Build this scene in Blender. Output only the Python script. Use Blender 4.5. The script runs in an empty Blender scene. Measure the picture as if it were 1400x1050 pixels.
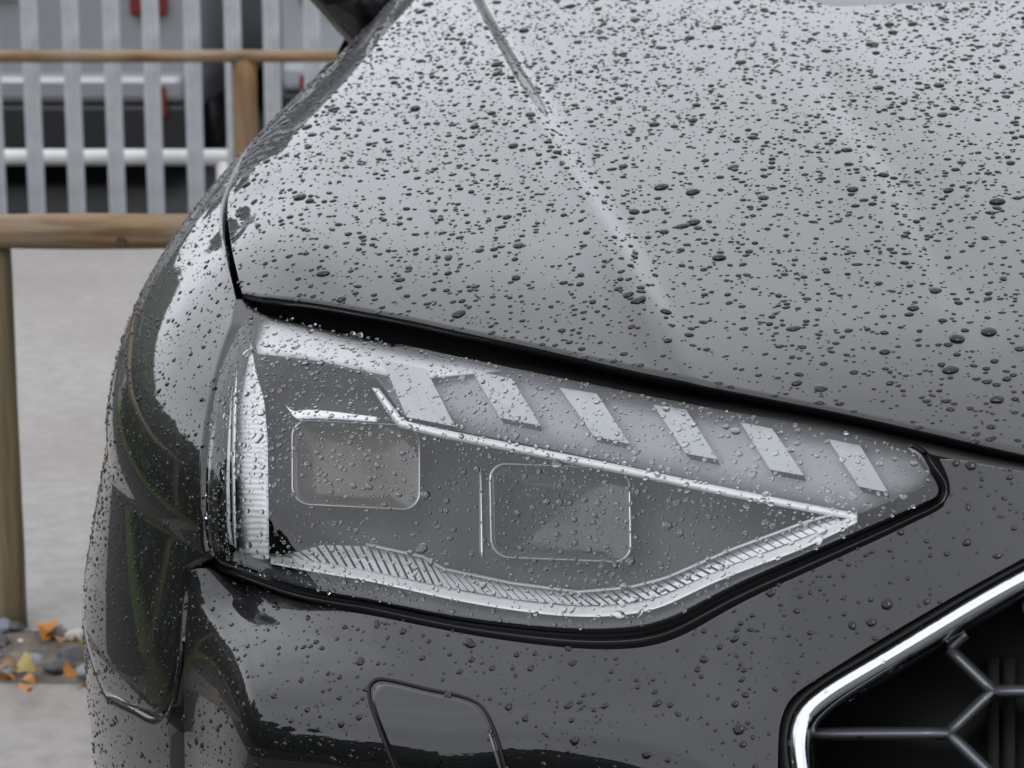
import bpy, math, random
import numpy as np
from mathutils import Vector, Matrix

# ------------------------------------------------------------------ camera, sky, sun, exposure
FPX = 3200.0                                   # focal length in pixels of the 1400 px wide photograph
PITCH = math.atan(688 / 3200)
CAMH = 1.06
scene = bpy.context.scene
cam_data = bpy.data.cameras.new('camera')
cam = bpy.data.objects.new('camera', cam_data)
scene.collection.objects.link(cam)
cam.location = (0, 0, CAMH)
cam.rotation_euler = (math.pi / 2 - PITCH, 0, 0)
cam_data.sensor_width = 36.0
cam_data.lens = 36.0 * FPX / 1400.0
cam_data.clip_start = 0.05
cam_data.clip_end = 3000
cam_data.dof.use_dof = True
cam_data.dof.focus_distance = 1.52
cam_data.dof.aperture_fstop = 18
scene.camera = cam
scene.render.resolution_x, scene.render.resolution_y = 1024, 768

SUN_EL, SUN_AZ = math.radians(48), math.radians(200)
world = bpy.data.worlds.new('World'); scene.world = world
world.use_nodes = True
wn, wl = world.node_tree.nodes, world.node_tree.links
wn.clear()
sky = wn.new('ShaderNodeTexSky'); sky.sky_type = 'NISHITA'; sky.sun_disc = False
sky.sun_elevation = SUN_EL; sky.sun_rotation = SUN_AZ
sky.air_density = 1.0; sky.dust_density = 2.0
bw = wn.new('ShaderNodeRGBToBW'); wl.new(sky.outputs[0], bw.inputs[0])
# an even cloud layer: the sky's own light scattered to a nearly flat grey-white, faintly mottled
tc = wn.new('ShaderNodeTexCoord')
nz = wn.new('ShaderNodeTexNoise'); nz.inputs['Scale'].default_value = 2.2; nz.inputs['Detail'].default_value = 4
wl.new(tc.outputs['Generated'], nz.inputs['Vector'])
mr = wn.new('ShaderNodeMapRange'); mr.inputs['To Min'].default_value = 11.0; mr.inputs['To Max'].default_value = 19.0
mr.inputs['From Min'].default_value = .3; mr.inputs['From Max'].default_value = .7
wl.new(nz.outputs['Fac'], mr.inputs['Value'])
mixv = wn.new('ShaderNodeMix'); mixv.data_type = 'FLOAT'; mixv.inputs[0].default_value = 0.85
wl.new(bw.outputs[0], mixv.inputs[2]); wl.new(mr.outputs[0], mixv.inputs[3])
sx = wn.new('ShaderNodeSeparateXYZ'); wl.new(tc.outputs['Generated'], sx.inputs[0])
gr = wn.new('ShaderNodeMapRange'); gr.inputs['From Min'].default_value = 0; gr.inputs['From Max'].default_value = 1; gr.inputs['To Min'].default_value = 1.0; gr.inputs['To Max'].default_value = 1.12
wl.new(sx.outputs['Z'], gr.inputs['Value'])
mu = wn.new('ShaderNodeMath'); mu.operation = 'MULTIPLY'; wl.new(mixv.outputs[0], mu.inputs[0]); wl.new(gr.outputs[0], mu.inputs[1])
tint = wn.new('ShaderNodeMix'); tint.data_type = 'RGBA'; tint.blend_type = 'MULTIPLY'; tint.inputs[0].default_value = 1
tint.inputs[7].default_value = (0.91, 0.94, 1.0, 1)
wl.new(mu.outputs[0], tint.inputs[6])
bg = wn.new('ShaderNodeBackground'); bg.inputs['Strength'].default_value = 0.122
wl.new(tint.outputs[2], bg.inputs['Color'])
wo = wn.new('ShaderNodeOutputWorld'); wl.new(bg.outputs[0], wo.inputs['Surface'])

sun_data = bpy.data.lights.new('sun', 'SUN'); sun_data.energy = 0.8; sun_data.angle = math.radians(25)
sun_data.color = (1, .97, .93)
sun = bpy.data.objects.new('sun', sun_data); scene.collection.objects.link(sun)
# Nishita: rotation 0 = sun over +Y, turning clockwise seen from above
sd = Vector((math.sin(SUN_AZ) * math.cos(SUN_EL), math.cos(SUN_AZ) * math.cos(SUN_EL), math.sin(SUN_EL)))
sun.rotation_euler = sd.to_track_quat('Z', 'Y').to_euler()
sun.location = (0, -5, 12)

scene.view_settings.view_transform = 'Standard'; scene.view_settings.look = 'None'
scene.view_settings.gamma = 1; scene.view_settings.exposure = 0.07
try: scene.view_settings.use_curve_mapping = False
except Exception: pass
scene.render.engine = 'CYCLES'
scene.cycles.max_bounces = 14; scene.cycles.transparent_max_bounces = 16
scene.cycles.transmission_bounces = 10; scene.cycles.glossy_bounces = 6; scene.cycles.diffuse_bounces = 3
scene.cycles.caustics_reflective = True; scene.cycles.caustics_refractive = True

rng = np.random.default_rng(7)
random.seed(7)
COL = scene.collection

# ------------------------------------------------------------------ helpers
def link(o, parent=None):
    COL.objects.link(o)
    if parent is not None: o.parent = parent
    return o
def tag(o, label=None, cat=None, group=None, kind=None):
    for k, v in (('label', label), ('category', cat), ('group', group), ('kind', kind)):
        if v: o[k] = v
    return o
def empty(name, loc=(0, 0, 0), label=None, cat=None, group=None):
    o = bpy.data.objects.new(name, None); o.location = loc; o.empty_display_size = .1
    link(o); return tag(o, label, cat, group)
def mesh_obj(name, verts, faces, mat, parent=None, smooth=True):
    me = bpy.data.meshes.new(name)
    me.from_pydata([tuple(map(float, v)) for v in verts], [], [tuple(map(int, f)) for f in faces])
    me.validate()
    if smooth: me.polygons.foreach_set('use_smooth', [True] * len(me.polygons))
    if mat: me.materials.append(mat)
    me.update()
    return link(bpy.data.objects.new(name, me), parent)
class MB:
    def __init__(self): self.v = []; self.f = []
    def add(self, verts, faces):
        b = len(self.v); self.v += [tuple(x) for x in verts]; self.f += [tuple(i + b for i in q) for q in faces]; return self
    def box(self, x0, x1, y0, y1, z0, z1):
        return self.add([(x0,y0,z0),(x1,y0,z0),(x1,y1,z0),(x0,y1,z0),(x0,y0,z1),(x1,y0,z1),(x1,y1,z1),(x0,y1,z1)],
                        [(0,3,2,1),(4,5,6,7),(0,1,5,4),(1,2,6,5),(2,3,7,6),(3,0,4,7)])
    def tube(self, pts, r, n=12, cap=True, squash=None):
        pts = [Vector(p) for p in pts]; k = len(pts); vs = []; fs = []
        if not hasattr(r, '__len__'): r = [r] * k
        up0 = None
        for i, p in enumerate(pts):
            d = (pts[min(i + 1, k - 1)] - pts[max(i - 1, 0)]).normalized()
            a = Vector((0, 0, 1)) if abs(d.z) < .9 else Vector((1, 0, 0))
            x = d.cross(a).normalized(); y = x.cross(d).normalized()
            if up0 is not None and y.dot(up0) < 0: x, y = -x, -y
            up0 = y
            for j in range(n):
                t = 2 * math.pi * j / n
                vs.append(p + (x * math.cos(t) + y * math.sin(t)) * r[i])
        for i in range(k - 1):
            for j in range(n):
                a = i * n + j; b = i * n + (j + 1) % n
                fs.append((a, b, b + n, a + n))
        if cap:
            fs.append(tuple(reversed(range(n)))); fs.append(tuple((k - 1) * n + j for j in range(n)))
        return self.add(vs, fs)
    def build(self, name, mat, parent=None, smooth=False, bevel=0):
        o = mesh_obj(name, self.v, self.f, mat, parent, smooth)
        if bevel:
            m = o.modifiers.new('bevel', 'BEVEL'); m.width = bevel; m.segments = 2; m.limit_method = 'ANGLE'
        return o

def bspline(pts, n, interp=True):
    """Smooth open curve through pts (natural cubic on chord length), n samples."""
    P = np.asarray(pts, float); m = len(P)
    d = np.r_[0, np.cumsum(np.linalg.norm(np.diff(P, axis=0), axis=1) + 1e-9)]; d /= d[-1]
    return natural(d, P, np.linspace(0, 1, n))
def natural(x, Y, xq):
    x = np.asarray(x, float); Y = np.asarray(Y, float); n = len(x)
    if n < 3: return np.stack([np.interp(xq, x, Y[:, k]) for k in range(Y.shape[1])], 1)
    h = np.diff(x); A = np.zeros((n, n)); B = np.zeros((n, Y.shape[1]))
    A[0, 0] = A[-1, -1] = 1
    for i in range(1, n - 1):
        A[i, i-1], A[i, i], A[i, i+1] = h[i-1], 2 * (h[i-1] + h[i]), h[i]
        B[i] = 3 * ((Y[i+1] - Y[i]) / h[i] - (Y[i] - Y[i-1]) / h[i-1])
    c = np.linalg.solve(A, B)
    i = np.clip(np.searchsorted(x, xq) - 1, 0, n - 2); dx = (xq - x[i])[:, None]; hh = h[i][:, None]
    b = (Y[i+1] - Y[i]) / hh - hh * (2 * c[i] + c[i+1]) / 3
    return Y[i] + b * dx + c[i] * dx**2 + (c[i+1] - c[i]) / (3 * hh) * dx**3
def polyline(pts, n):
    P = np.asarray(pts, float)
    d = np.r_[0, np.cumsum(np.linalg.norm(np.diff(P, axis=0), axis=1))]; d /= d[-1]
    q = np.linspace(0, 1, n)
    return np.stack([np.interp(q, d, P[:, k]) for k in range(P.shape[1])], 1)
def smooth(e0, e1, x):
    t = np.clip((np.asarray(x, float) - e0) / (e1 - e0), 0, 1); return t * t * (3 - 2 * t)
def grid_faces(nr, nc, flip=False, wrap=False):
    fs = []
    for i in range(nr - 1):
        for j in range(nc - (0 if wrap else 1)):
            a = i * nc + j; b = i * nc + (j + 1) % nc
            q = (a, b, b + nc, a + nc)
            fs.append(q[::-1] if flip else q)
    return fs

# ------------------------------------------------------------------ materials
def mat_new(name):
    m = bpy.data.materials.new(name); m.use_nodes = True
    return m, m.node_tree.nodes, m.node_tree.links, m.node_tree.nodes['Principled BSDF']
def plain(name, col, rough=.5, metal=0, ior=1.45, spec=.5, var=0, scale=20, bump=0, bscale=200, coat=0):
    m, n, l, p = mat_new(name)
    p.inputs['Base Color'].default_value = (*col, 1); p.inputs['Roughness'].default_value = rough
    p.inputs['Metallic'].default_value = metal; p.inputs['IOR'].default_value = ior
    p.inputs['Specular IOR Level'].default_value = spec
    p.inputs['Coat Weight'].default_value = coat
    if var:
        tc = n.new('ShaderNodeTexCoord'); t = n.new('ShaderNodeTexNoise'); t.inputs['Scale'].default_value = scale; t.inputs['Detail'].default_value = 6
        r = n.new('ShaderNodeMapRange'); r.inputs['To Min'].default_value = 1 - var; r.inputs['To Max'].default_value = 1 + var
        r.inputs['From Min'].default_value = .25; r.inputs['From Max'].default_value = .75
        x = n.new('ShaderNodeMix'); x.data_type = 'RGBA'; x.blend_type = 'MULTIPLY'; x.inputs[0].default_value = 1; x.inputs[6].default_value = (*col, 1)
        l.new(tc.outputs['Object'], t.inputs['Vector']); l.new(t.outputs['Fac'], r.inputs['Value']); l.new(r.outputs[0], x.inputs[7])
        l.new(x.outputs[2], p.inputs['Base Color'])
    if bump:
        tc = n.new('ShaderNodeTexCoord'); t = n.new('ShaderNodeTexNoise'); t.inputs['Scale'].default_value = bscale; t.inputs['Detail'].default_value = 5
        b = n.new('ShaderNodeBump'); b.inputs['Strength'].default_value = bump; b.inputs['Distance'].default_value = .01
        l.new(tc.outputs['Object'], t.inputs['Vector']); l.new(t.outputs['Fac'], b.inputs['Height']); l.new(b.outputs[0], p.inputs['Normal'])
    return m
M = {}
M['paint'] = plain('black_metallic_paint', (.011, .0112, .013), rough=.5, metal=1, coat=1)
_p = M['paint'].node_tree.nodes['Principled BSDF']; _p.inputs['Coat Roughness'].default_value = .02; _p.inputs['Coat IOR'].default_value = 1.52
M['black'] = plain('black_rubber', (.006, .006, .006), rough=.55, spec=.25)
M['gloss_black'] = plain('gloss_black_plastic', (.008, .008, .009), rough=.12, ior=1.5)
M['dark_plastic'] = plain('dark_plastic', (.02, .02, .022), rough=.45)
M['duct'] = plain('brown_grey_duct', (.012, .0115, .010), rough=.8)
M['chrome'] = plain('chrome', (.56, .57, .60), rough=.09, metal=1)
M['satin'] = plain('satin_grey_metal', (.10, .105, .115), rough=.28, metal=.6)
M['housing'] = plain('headlight_dark_housing', (.035, .036, .040), rough=.55)
M['lamp_trim'] = plain('lamp_grey_trim', (.07, .073, .08), rough=.5)
M['bezel'] = plain('headlight_grey_bezel', (.35, .355, .37), rough=.4, metal=.0)
M['blade'] = plain('headlight_light_blade', (.52, .53, .55), rough=.35)
M['pale'] = plain('pale_lamp_plastic', (.80, .80, .82), rough=.35)
M['white'] = plain('white_light_guide', (.97, .97, .98), rough=.3)
M['ribs'] = plain('silver_ribs', (.62, .62, .63), rough=.3, metal=.5)
M['bulb'] = plain('projector_glass', (.012, .014, .015), rough=.1, ior=1.6)
M['bulb_warm'] = plain('warm_projector_glass', (.045, .040, .028), rough=.12, ior=1.6)
M['silver_trim'] = plain('thin_silver_edge', (.62, .63, .65), rough=.3, metal=.7)
def clear_lens():
    m, n, l, p = mat_new('clear_lens'); n.remove(p)
    fr = n.new('ShaderNodeFresnel'); fr.inputs['IOR'].default_value = 1.62
    tr = n.new('ShaderNodeBsdfTransparent'); tr.inputs['Color'].default_value = (.93, .94, .95, 1)
    gl = n.new('ShaderNodeBsdfGlossy'); gl.inputs['Roughness'].default_value = .02
    mx = n.new('ShaderNodeMixShader'); l.new(fr.outputs[0], mx.inputs[0]); l.new(tr.outputs[0], mx.inputs[1]); l.new(gl.outputs[0], mx.inputs[2])
    l.new(mx.outputs[0], n['Material Output'].inputs['Surface']); return m
M['lens'] = clear_lens()
def water():
    m, n, l, p = mat_new('rain_water'); n.remove(p)
    g = n.new('ShaderNodeBsdfGlass'); g.inputs['IOR'].default_value = 1.33; g.inputs['Roughness'].default_value = 0
    l.new(g.outputs[0], n['Material Output'].inputs['Surface']); return m
M['water'] = water()
M['bead'] = plain('rain_water_on_black_paint', (.004, .004, .0045), rough=.0, ior=1.40)
def guide_tex():
    m = plain('white_guide_hatched', (.96, .96, .97), rough=.35)
    n, l = m.node_tree.nodes, m.node_tree.links; p = n['Principled BSDF']
    tc = n.new('ShaderNodeTexCoord'); w = n.new('ShaderNodeTexWave'); w.inputs['Scale'].default_value = 130; w.bands_direction = 'DIAGONAL'
    b = n.new('ShaderNodeBump'); b.inputs['Strength'].default_value = .5; b.inputs['Distance'].default_value = .002
    l.new(tc.outputs['Object'], w.inputs['Vector']); l.new(w.outputs['Fac'], b.inputs['Height']); l.new(b.outputs[0], p.inputs['Normal'])
    return m
M['guide'] = guide_tex()
def wood(name, c1, c2, axis=0, moss=None):
    m, n, l, p = mat_new(name)
    tc = n.new('ShaderNodeTexCoord'); mp = n.new('ShaderNodeMapping')
    sc = [80, 80, 80]; sc[axis] = 5; mp.inputs['Scale'].default_value = sc
    t = n.new('ShaderNodeTexNoise'); t.inputs['Scale'].default_value = 1; t.inputs['Detail'].default_value = 8; t.inputs['Roughness'].default_value = .65
    cr = n.new('ShaderNodeValToRGB'); cr.color_ramp.elements[0].position = .38; cr.color_ramp.elements[1].position = .64
    cr.color_ramp.elements[0].color = (*c1, 1); cr.color_ramp.elements[1].color = (*c2, 1)
    l.new(tc.outputs['Object'], mp.inputs[0]); l.new(mp.outputs[0], t.inputs['Vector']); l.new(t.outputs['Fac'], cr.inputs[0])
    # larger blotches of grey weathering
    t2 = n.new('ShaderNodeTexNoise'); t2.inputs['Scale'].default_value = 5; t2.inputs['Detail'].default_value = 4; l.new(tc.outputs['Object'], t2.inputs['Vector'])
    mx = n.new('ShaderNodeMix'); mx.data_type = 'RGBA'; rr = n.new('ShaderNodeMapRange'); rr.inputs['From Min'].default_value = .45; rr.inputs['From Max'].default_value = .7; rr.inputs['To Max'].default_value = .7
    l.new(t2.outputs['Fac'], rr.inputs['Value']); l.new(rr.outputs[0], mx.inputs[0]); l.new(cr.outputs[0], mx.inputs[6])
    mx.inputs[7].default_value = (*(moss or (.30, .26, .20)), 1)
    l.new(mx.outputs[2], p.inputs['Base Color']); p.inputs['Roughness'].default_value = .8
    b = n.new('ShaderNodeBump'); b.inputs['Strength'].default_value = .5; b.inputs['Distance'].default_value = .004
    l.new(t.outputs['Fac'], b.inputs['Height']); l.new(b.outputs[0], p.inputs['Normal'])
    return m
M['rail_wood'] = wood('weathered_rail_wood', (.085, .048, .024), (.25, .165, .085), moss=(.21, .18, .14))
M['post_wood'] = wood('mossy_post_wood', (.11, .075, .04), (.25, .19, .115), axis=2, moss=(.17, .16, .08))
M['brown_wood'] = wood('brown_post_wood', (.10, .05, .018), (.24, .13, .055), axis=2, moss=(.16, .12, .08))
M['knot'] = plain('dark_knot', (.06, .035, .02), rough=.9)
M['galv'] = plain('galvanised_steel', (.335, .352, .37), rough=.5, metal=.2, var=.18, scale=14)
M['white_pipe'] = plain('white_painted_pipe', (.78, .78, .78), rough=.4, var=.08, scale=6)
def ground_mat(name, c1, c2, s1, s2, bump, rough=.75, c3=None):
    m, n, l, p = mat_new(name)
    tc = n.new('ShaderNodeTexCoord')
    a = n.new('ShaderNodeTexNoise'); a.inputs['Scale'].default_value = s1; a.inputs['Detail'].default_value = 8; a.inputs['Roughness'].default_value = .7
    b = n.new('ShaderNodeTexNoise'); b.inputs['Scale'].default_value = s2; b.inputs['Detail'].default_value = 6
    l.new(tc.outputs['Object'], a.inputs['Vector']); l.new(tc.outputs['Object'], b.inputs['Vector'])
    cr = n.new('ShaderNodeValToRGB'); cr.color_ramp.elements[0].position = .32; cr.color_ramp.elements[1].position = .68
    cr.color_ramp.elements[0].color = (*c1, 1); cr.color_ramp.elements[1].color = (*c2, 1)
    l.new(a.outputs['Fac'], cr.inputs[0])
    mx = n.new('ShaderNodeMix'); mx.data_type = 'RGBA'; rr = n.new('ShaderNodeMapRange'); rr.inputs['From Min'].default_value = .4; rr.inputs['From Max'].default_value = .7; rr.inputs['To Max'].default_value = .75
    l.new(b.outputs['Fac'], rr.inputs['Value']); l.new(rr.outputs[0], mx.inputs[0]); l.new(cr.outputs[0], mx.inputs[6]); mx.inputs[7].default_value = (*(c3 or c1), 1)
    l.new(mx.outputs[2], p.inputs['Base Color']); p.inputs['Roughness'].default_value = rough
    bp = n.new('ShaderNodeBump'); bp.inputs['Strength'].default_value = bump; bp.inputs['Distance'].default_value = .01
    l.new(a.outputs['Fac'], bp.inputs['Height']); l.new(bp.outputs[0], p.inputs['Normal'])
    return m
M['asphalt'] = ground_mat('worn_asphalt', (.075, .07, .066), (.17, .16, .15), 90, 1.3, .5, c3=(.10, .095, .09))
M['concrete'] = ground_mat('pale_concrete', (.215, .203, .190), (.315, .300, .282), 26, .9, .3, c3=(.20, .182, .168))
M['soil'] = ground_mat('damp_soil', (.06, .05, .04), (.20, .17, .14), 45, 6, .9, c3=(.11, .09, .07))
M['dark_strip'] = ground_mat('dark_strip_ground', (.012, .011, .009), (.035, .03, .022), 40, 5, .8)
M['yard'] = ground_mat('shade_dark_asphalt', (.006, .006, .006), (.014, .014, .014), 60, 1.5, .4, rough=.6)  # dark asphalt; shade under the parked vehicles is put into its near-black colour
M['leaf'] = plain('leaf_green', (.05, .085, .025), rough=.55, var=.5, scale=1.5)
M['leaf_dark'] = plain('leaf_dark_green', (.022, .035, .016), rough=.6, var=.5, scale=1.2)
M['grass'] = plain('grass_green', (.09, .13, .03), rough=.8, var=.35, scale=3)
M['bark'] = plain('bark', (.08, .06, .045), rough=.9, var=.3, scale=8)
M['silver_paint'] = plain('silver_car_paint', (.34, .35, .37), rough=.3, metal=.35)
M['white_paint'] = plain('white_van_paint', (.36, .375, .40), rough=.35)
M['glass_dark'] = plain('dark_car_glass', (.012, .014, .016), rough=.05)
M['screen'] = plain('windscreen_glass', (.02, .026, .026), rough=.02, ior=2.8)
M['red_lamp'] = plain('red_lamp', (.17, .022, .02), rough=.3)
M['tyre'] = plain('tyre_rubber', (.012, .012, .012), rough=.8, bump=.2)
M['rim'] = plain('alloy_rim', (.45, .46, .48), rough=.35, metal=.8)

# ------------------------------------------------------------------ the car's frame and its analytic skin
CAR_YAW, CAR_X, CAR_Y = math.radians(5), .573, 1.10       # nose centre of the car on the ground
CY, SY = math.cos(CAR_YAW), math.sin(CAR_YAW)
CAM = np.array([0, 0, CAMH])
cp, sp = math.cos(PITCH), math.sin(PITCH)
def rays(px):
    px = np.asarray(px, float); x = (px[..., 0] - 700) / FPX; y = -(px[..., 1] - 525) / FPX
    return np.stack([x, cp + y * sp, -sp + y * cp], -1)
def to_car(P):
    X, Y = P[..., 0] - CAR_X, P[..., 1] - CAR_Y
    return np.stack([X * CY - Y * SY, X * SY + Y * CY, P[..., 2]], -1)
def project(Pc):
    """car-frame points to photo pixels"""
    Pc = np.asarray(Pc, float)
    X = CAR_X + Pc[..., 0] * CY + Pc[..., 1] * SY; Y = CAR_Y - Pc[..., 0] * SY + Pc[..., 1] * CY; Z = Pc[..., 2] - CAMH
    f = Y * cp - Z * sp; u = Y * sp + Z * cp
    return np.stack([700 + FPX * X / f, 525 - FPX * u / f], -1), f
# outline of the body seen from above (lateral s, rearward t), image-left half
PLAN = bspline([(.12, .001), (0, 0), (-.12, .004), (-.25, .024), (-.35, .052), (-.45, .088), (-.55, .134), (-.65, .193), (-.74, .266), (-.812, .346),
                (-.876, .435), (-.934, .545), (-.976, .675), (-.998, .82), (-.990, 1.02), (-.950, 1.36), (-.934, 1.8), (-.935, 2.6), (-.93, 3.4), (-.90, 4.1), (-.84, 4.55)], 520)
PLAN = PLAN[PLAN[:, 0] <= 0.0]
_tan = np.gradient(PLAN, axis=0); _tan /= np.linalg.norm(_tan, axis=1)[:, None]
NORM = np.stack([-_tan[:, 1], _tan[:, 0]], 1)             # left of travel (towards -s, +t) ...
if (NORM[200] * (np.array([0, 1.5]) - PLAN[200])).sum() < 0: NORM = -NORM      # ... must point inward
ARC = np.r_[0, np.cumsum(np.linalg.norm(np.diff(PLAN, axis=0), axis=1))]
def d_in(st):
    """signed distance inside the plan outline, and the arc position of the nearest outline point"""
    st = np.asarray(st, float); sh = st.shape[:-1]
    q = np.stack([-np.abs(st[..., 0]), st[..., 1]], -1).reshape(-1, 2)
    out = np.empty(len(q)); arc = np.empty(len(q))
    for i in range(0, len(q), 4000):
        c = q[i:i+4000]
        D = (c[:, None, 0] - PLAN[None, :, 0])**2 + (c[:, None, 1] - PLAN[None, :, 1])**2
        k = np.argmin(D, 1); v = c - PLAN[k]
        out[i:i+4000] = (v * NORM[k]).sum(1); arc[i:i+4000] = ARC[k] + (v * _tan[k]).sum(1)
    return out.reshape(sh), arc.reshape(sh)
def plan_at(arc, d=0.):
    s = np.interp(arc, ARC, PLAN[:, 0]); t = np.interp(arc, ARC, PLAN[:, 1])
    nx = np.interp(arc, ARC, NORM[:, 0]); ny = np.interp(arc, ARC, NORM[:, 1])
    return np.stack([s + nx * d, t + ny * d], -1)
def hood_base(s, t):
    q = np.asarray(t, float) - .16; qc = np.minimum(q, .72)
    return .755 + .265 * qc - .062 * qc * qc + .1757 * (q - qc) - .074 * (s * s - .16)
ROLL_D, ROLL_K = .125, 4.6
def flare(t): return .068 * smooth(.39, .70, t)              # wheel-arch flare: the shoulder stands in from the outline
def roll(d, t): return ROLL_K * np.clip(ROLL_D + flare(t) - d, 0, None)**2
def side_d(arc, z):
    """how far the body side stands in from the plan outline at height z"""
    dt = np.interp(arc, SH_ARC, SH_D); zt = np.interp(arc, SH_ARC, SH_Z)
    zb = .61; L = zt - zb; u = np.clip((z - zb) / L, 0, 1.15)
    h = .009 + (dt - .009) * u**2.2
    low = .009 - .20 * np.minimum(zb - z, .12) + .25 * np.clip(zb - z - .12, 0, None)**2
    return np.where(z > zb, h, np.clip(low, -.02, None))
def solve(px, fun, lo=.6, hi=3.6, n=120):
    """first crossing of fun(car points) from negative to positive along each pixel ray"""
    px = np.asarray(px, float); sh = px.shape[:-1]; R = rays(px.reshape(-1, 2)); m = len(R)
    lam = np.linspace(lo, hi, n); a = np.full(m, lo); b = np.full(m, hi); found = np.zeros(m, bool); prev = None
    for k, L in enumerate(lam):
        v = fun(to_car(CAM + R * L)) > 0
        if prev is not None:
            hit = v & ~prev & ~found
            a[hit] = lam[k-1]; b[hit] = L; found |= hit
        prev = v
    for _ in range(26):
        mid = (a + b) / 2; v = fun(to_car(CAM + R * mid[:, None])) > 0
        b = np.where(v, mid, b); a = np.where(v, a, mid)
    return to_car(CAM + R * a[:, None]).reshape(*sh, 3)
def on_wall(px, delta):
    """pixel rays cut with the plan outline moved in by delta (an array, one per pixel)"""
    dl = np.asarray(delta, float).reshape(-1) if hasattr(delta, '__len__') else delta
    return solve(px, lambda P: d_in(P[..., :2])[0] - dl, .7, 2.6, 40)
def on_hood(px): return solve(px, lambda P: hood_full(P[..., 0], P[..., 1]) - P[..., 2], .8, 3.6, 90)
def on_side(px): return solve(px, lambda P: (lambda da: da[0] - side_d(da[1], P[..., 2]))(d_in(P[..., :2])), .9, 2.6, 60)

# the bonnet's long crease (pixels on the bonnet, then (s,t))
_flat = lambda px: solve(px, lambda P: hood_base(P[..., 0], P[..., 1]) - P[..., 2], .8, 3.6, 90)
CR1 = _flat(np.array([(618, -30), (638, 0), (692, 100), (778, 245), (858, 372), (930, 490), (965, 560)]))
CR2 = _flat(np.array([(1100, 40), (1160, 140), (1240, 240), (1300, 360), (1350, 470), (1390, 560)]))
def hood_full(s, t):
    a = -np.abs(s)
    z = hood_base(s, t)
    # main crease: from the windscreen pillar to the grille corner; the outer side falls away
    o = np.argsort(CR1[:, 1]); sc = np.interp(t, CR1[o, 1], CR1[o, 0]); x = a - sc
    fade = smooth(.16, .36, t)
    w = .010
    z = z - .085 * fade * (np.sqrt(np.clip(-x, 0, None)**2 + w * w) - w) * smooth(.30, .0, -x) ** .5
    z = z + .0026 * fade * np.exp(-(x / .013)**2)
    z = z - .0055 * fade * (smooth(-.004, .030, x) - smooth(.030, .32, x))
    f2 = smooth(.66, .92, t)                              # narrow facet beside the crease near the windscreen
    z = z - .0016 * f2 * (smooth(.0, .022, x) - smooth(.022, .20, x))
    o = np.argsort(CR2[:, 1]); sc = np.interp(t, CR2[o, 1], CR2[o, 0]); x = a - sc
    z = z - .0034 * smooth(.2, .4, t) * smooth(1.0, .7, t) * np.exp(-(x / .018)**2)
    # rolled front lip
    d, _ = d_in(np.stack([s, t], -1))
    nose = .62 * np.clip(.27 - d, 0, None)**2 * smooth(.62, .34, t)   # the nose bends down towards its front edge
    return z - roll(d, t) - nose

car = empty('car', (CAR_X, CAR_Y, 0), 'wet black car with headlight and chrome edged grille, beaded with rain', 'car')
car.rotation_euler = (0, 0, -CAR_YAW)
PANELS = {}                                                # name -> (verts in the car frame, quads) for the rain
def outward(V, faces, ref=(0, 2.0, .35)):
    V = np.asarray(V, float); q = np.array([f[:3] for f in faces]); A = V[q[:, 0]]
    n = np.cross(V[q[:, 1]] - A, V[q[:, 2]] - A); c = A - np.array(ref)
    return faces if (n * c).sum() > 0 else [tuple(f)[::-1] for f in faces]
import bmesh
def fix_normals(o):
    bm = bmesh.new(); bm.from_mesh(o.data); bmesh.ops.recalc_face_normals(bm, faces=bm.faces); bm.to_mesh(o.data); bm.free(); return o
def panel(name, V, faces, mat, parent=None, keep=None, label=None, mirror=False, thick=0):
    faces = outward(V, faces); o = mesh_obj(name, V, faces, mat, parent or car)
    if keep: PANELS[keep] = (np.asarray(V, float), np.asarray([f for f in faces if len(f) == 4]))
    if label: o['label'] = label
    if thick:
        m = o.modifiers.new('shell', 'SOLIDIFY'); m.thickness = thick; m.offset = -1
    if mirror:
        c = o.copy(); link(c, o.parent); c.scale.x = -1
    return o

# ---- bonnet -------------------------------------------------------------------------------
HOOD_EDGE_PX = [(331, 401), (345, 404), (400, 410), (480, 422), (560, 437), (600, 446), (720, 472), (843, 500), (1000, 533), (1150, 563), (1300, 597), (1400, 620), (1650, 662), (1950, 692), (2292, 704)]
edge3 = on_hood(bspline(HOOD_EDGE_PX, 70))
corner = edge3[0]
def tf(s): o = np.argsort(-edge3[:, 0]); return np.interp(np.abs(s), -edge3[o, 0], edge3[o, 1])
d_corner, arc_corner = d_in(corner[None, :2]); d_corner, arc_corner = float(d_corner[0]), float(arc_corner[0])
# shut line along the shoulder: starts at the headlight corner, keeps a constant distance in from the outline
REAR_T = 1.055
def rear_t(a): return REAR_T + .44 * smooth(.44, .66, np.abs(a))
arc_end = ARC[np.searchsorted(PLAN[:, 1], 1.50)]
nb, na = 190, 250
ua = np.linspace(0, 1, na); ua = 1 - (1 - ua)**1.35        # finer towards the shoulder
ub = np.linspace(0, 1, nb)
arcs = arc_corner + (arc_end - arc_corner) * ub
_fl = flare(np.interp(arcs, ARC, PLAN[:, 1]))
dsh = .05 + _fl + (d_corner - .05) * np.exp(-((arcs - arc_corner) / .07))
esh = np.stack([np.interp(arcs, ARC, PLAN[:, 0]) + np.interp(arcs, ARC, NORM[:, 0]) * dsh, np.interp(arcs, ARC, PLAN[:, 1]) + np.interp(arcs, ARC, NORM[:, 1]) * dsh], -1)                                   # shoulder edge (s,t) for each row
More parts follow.
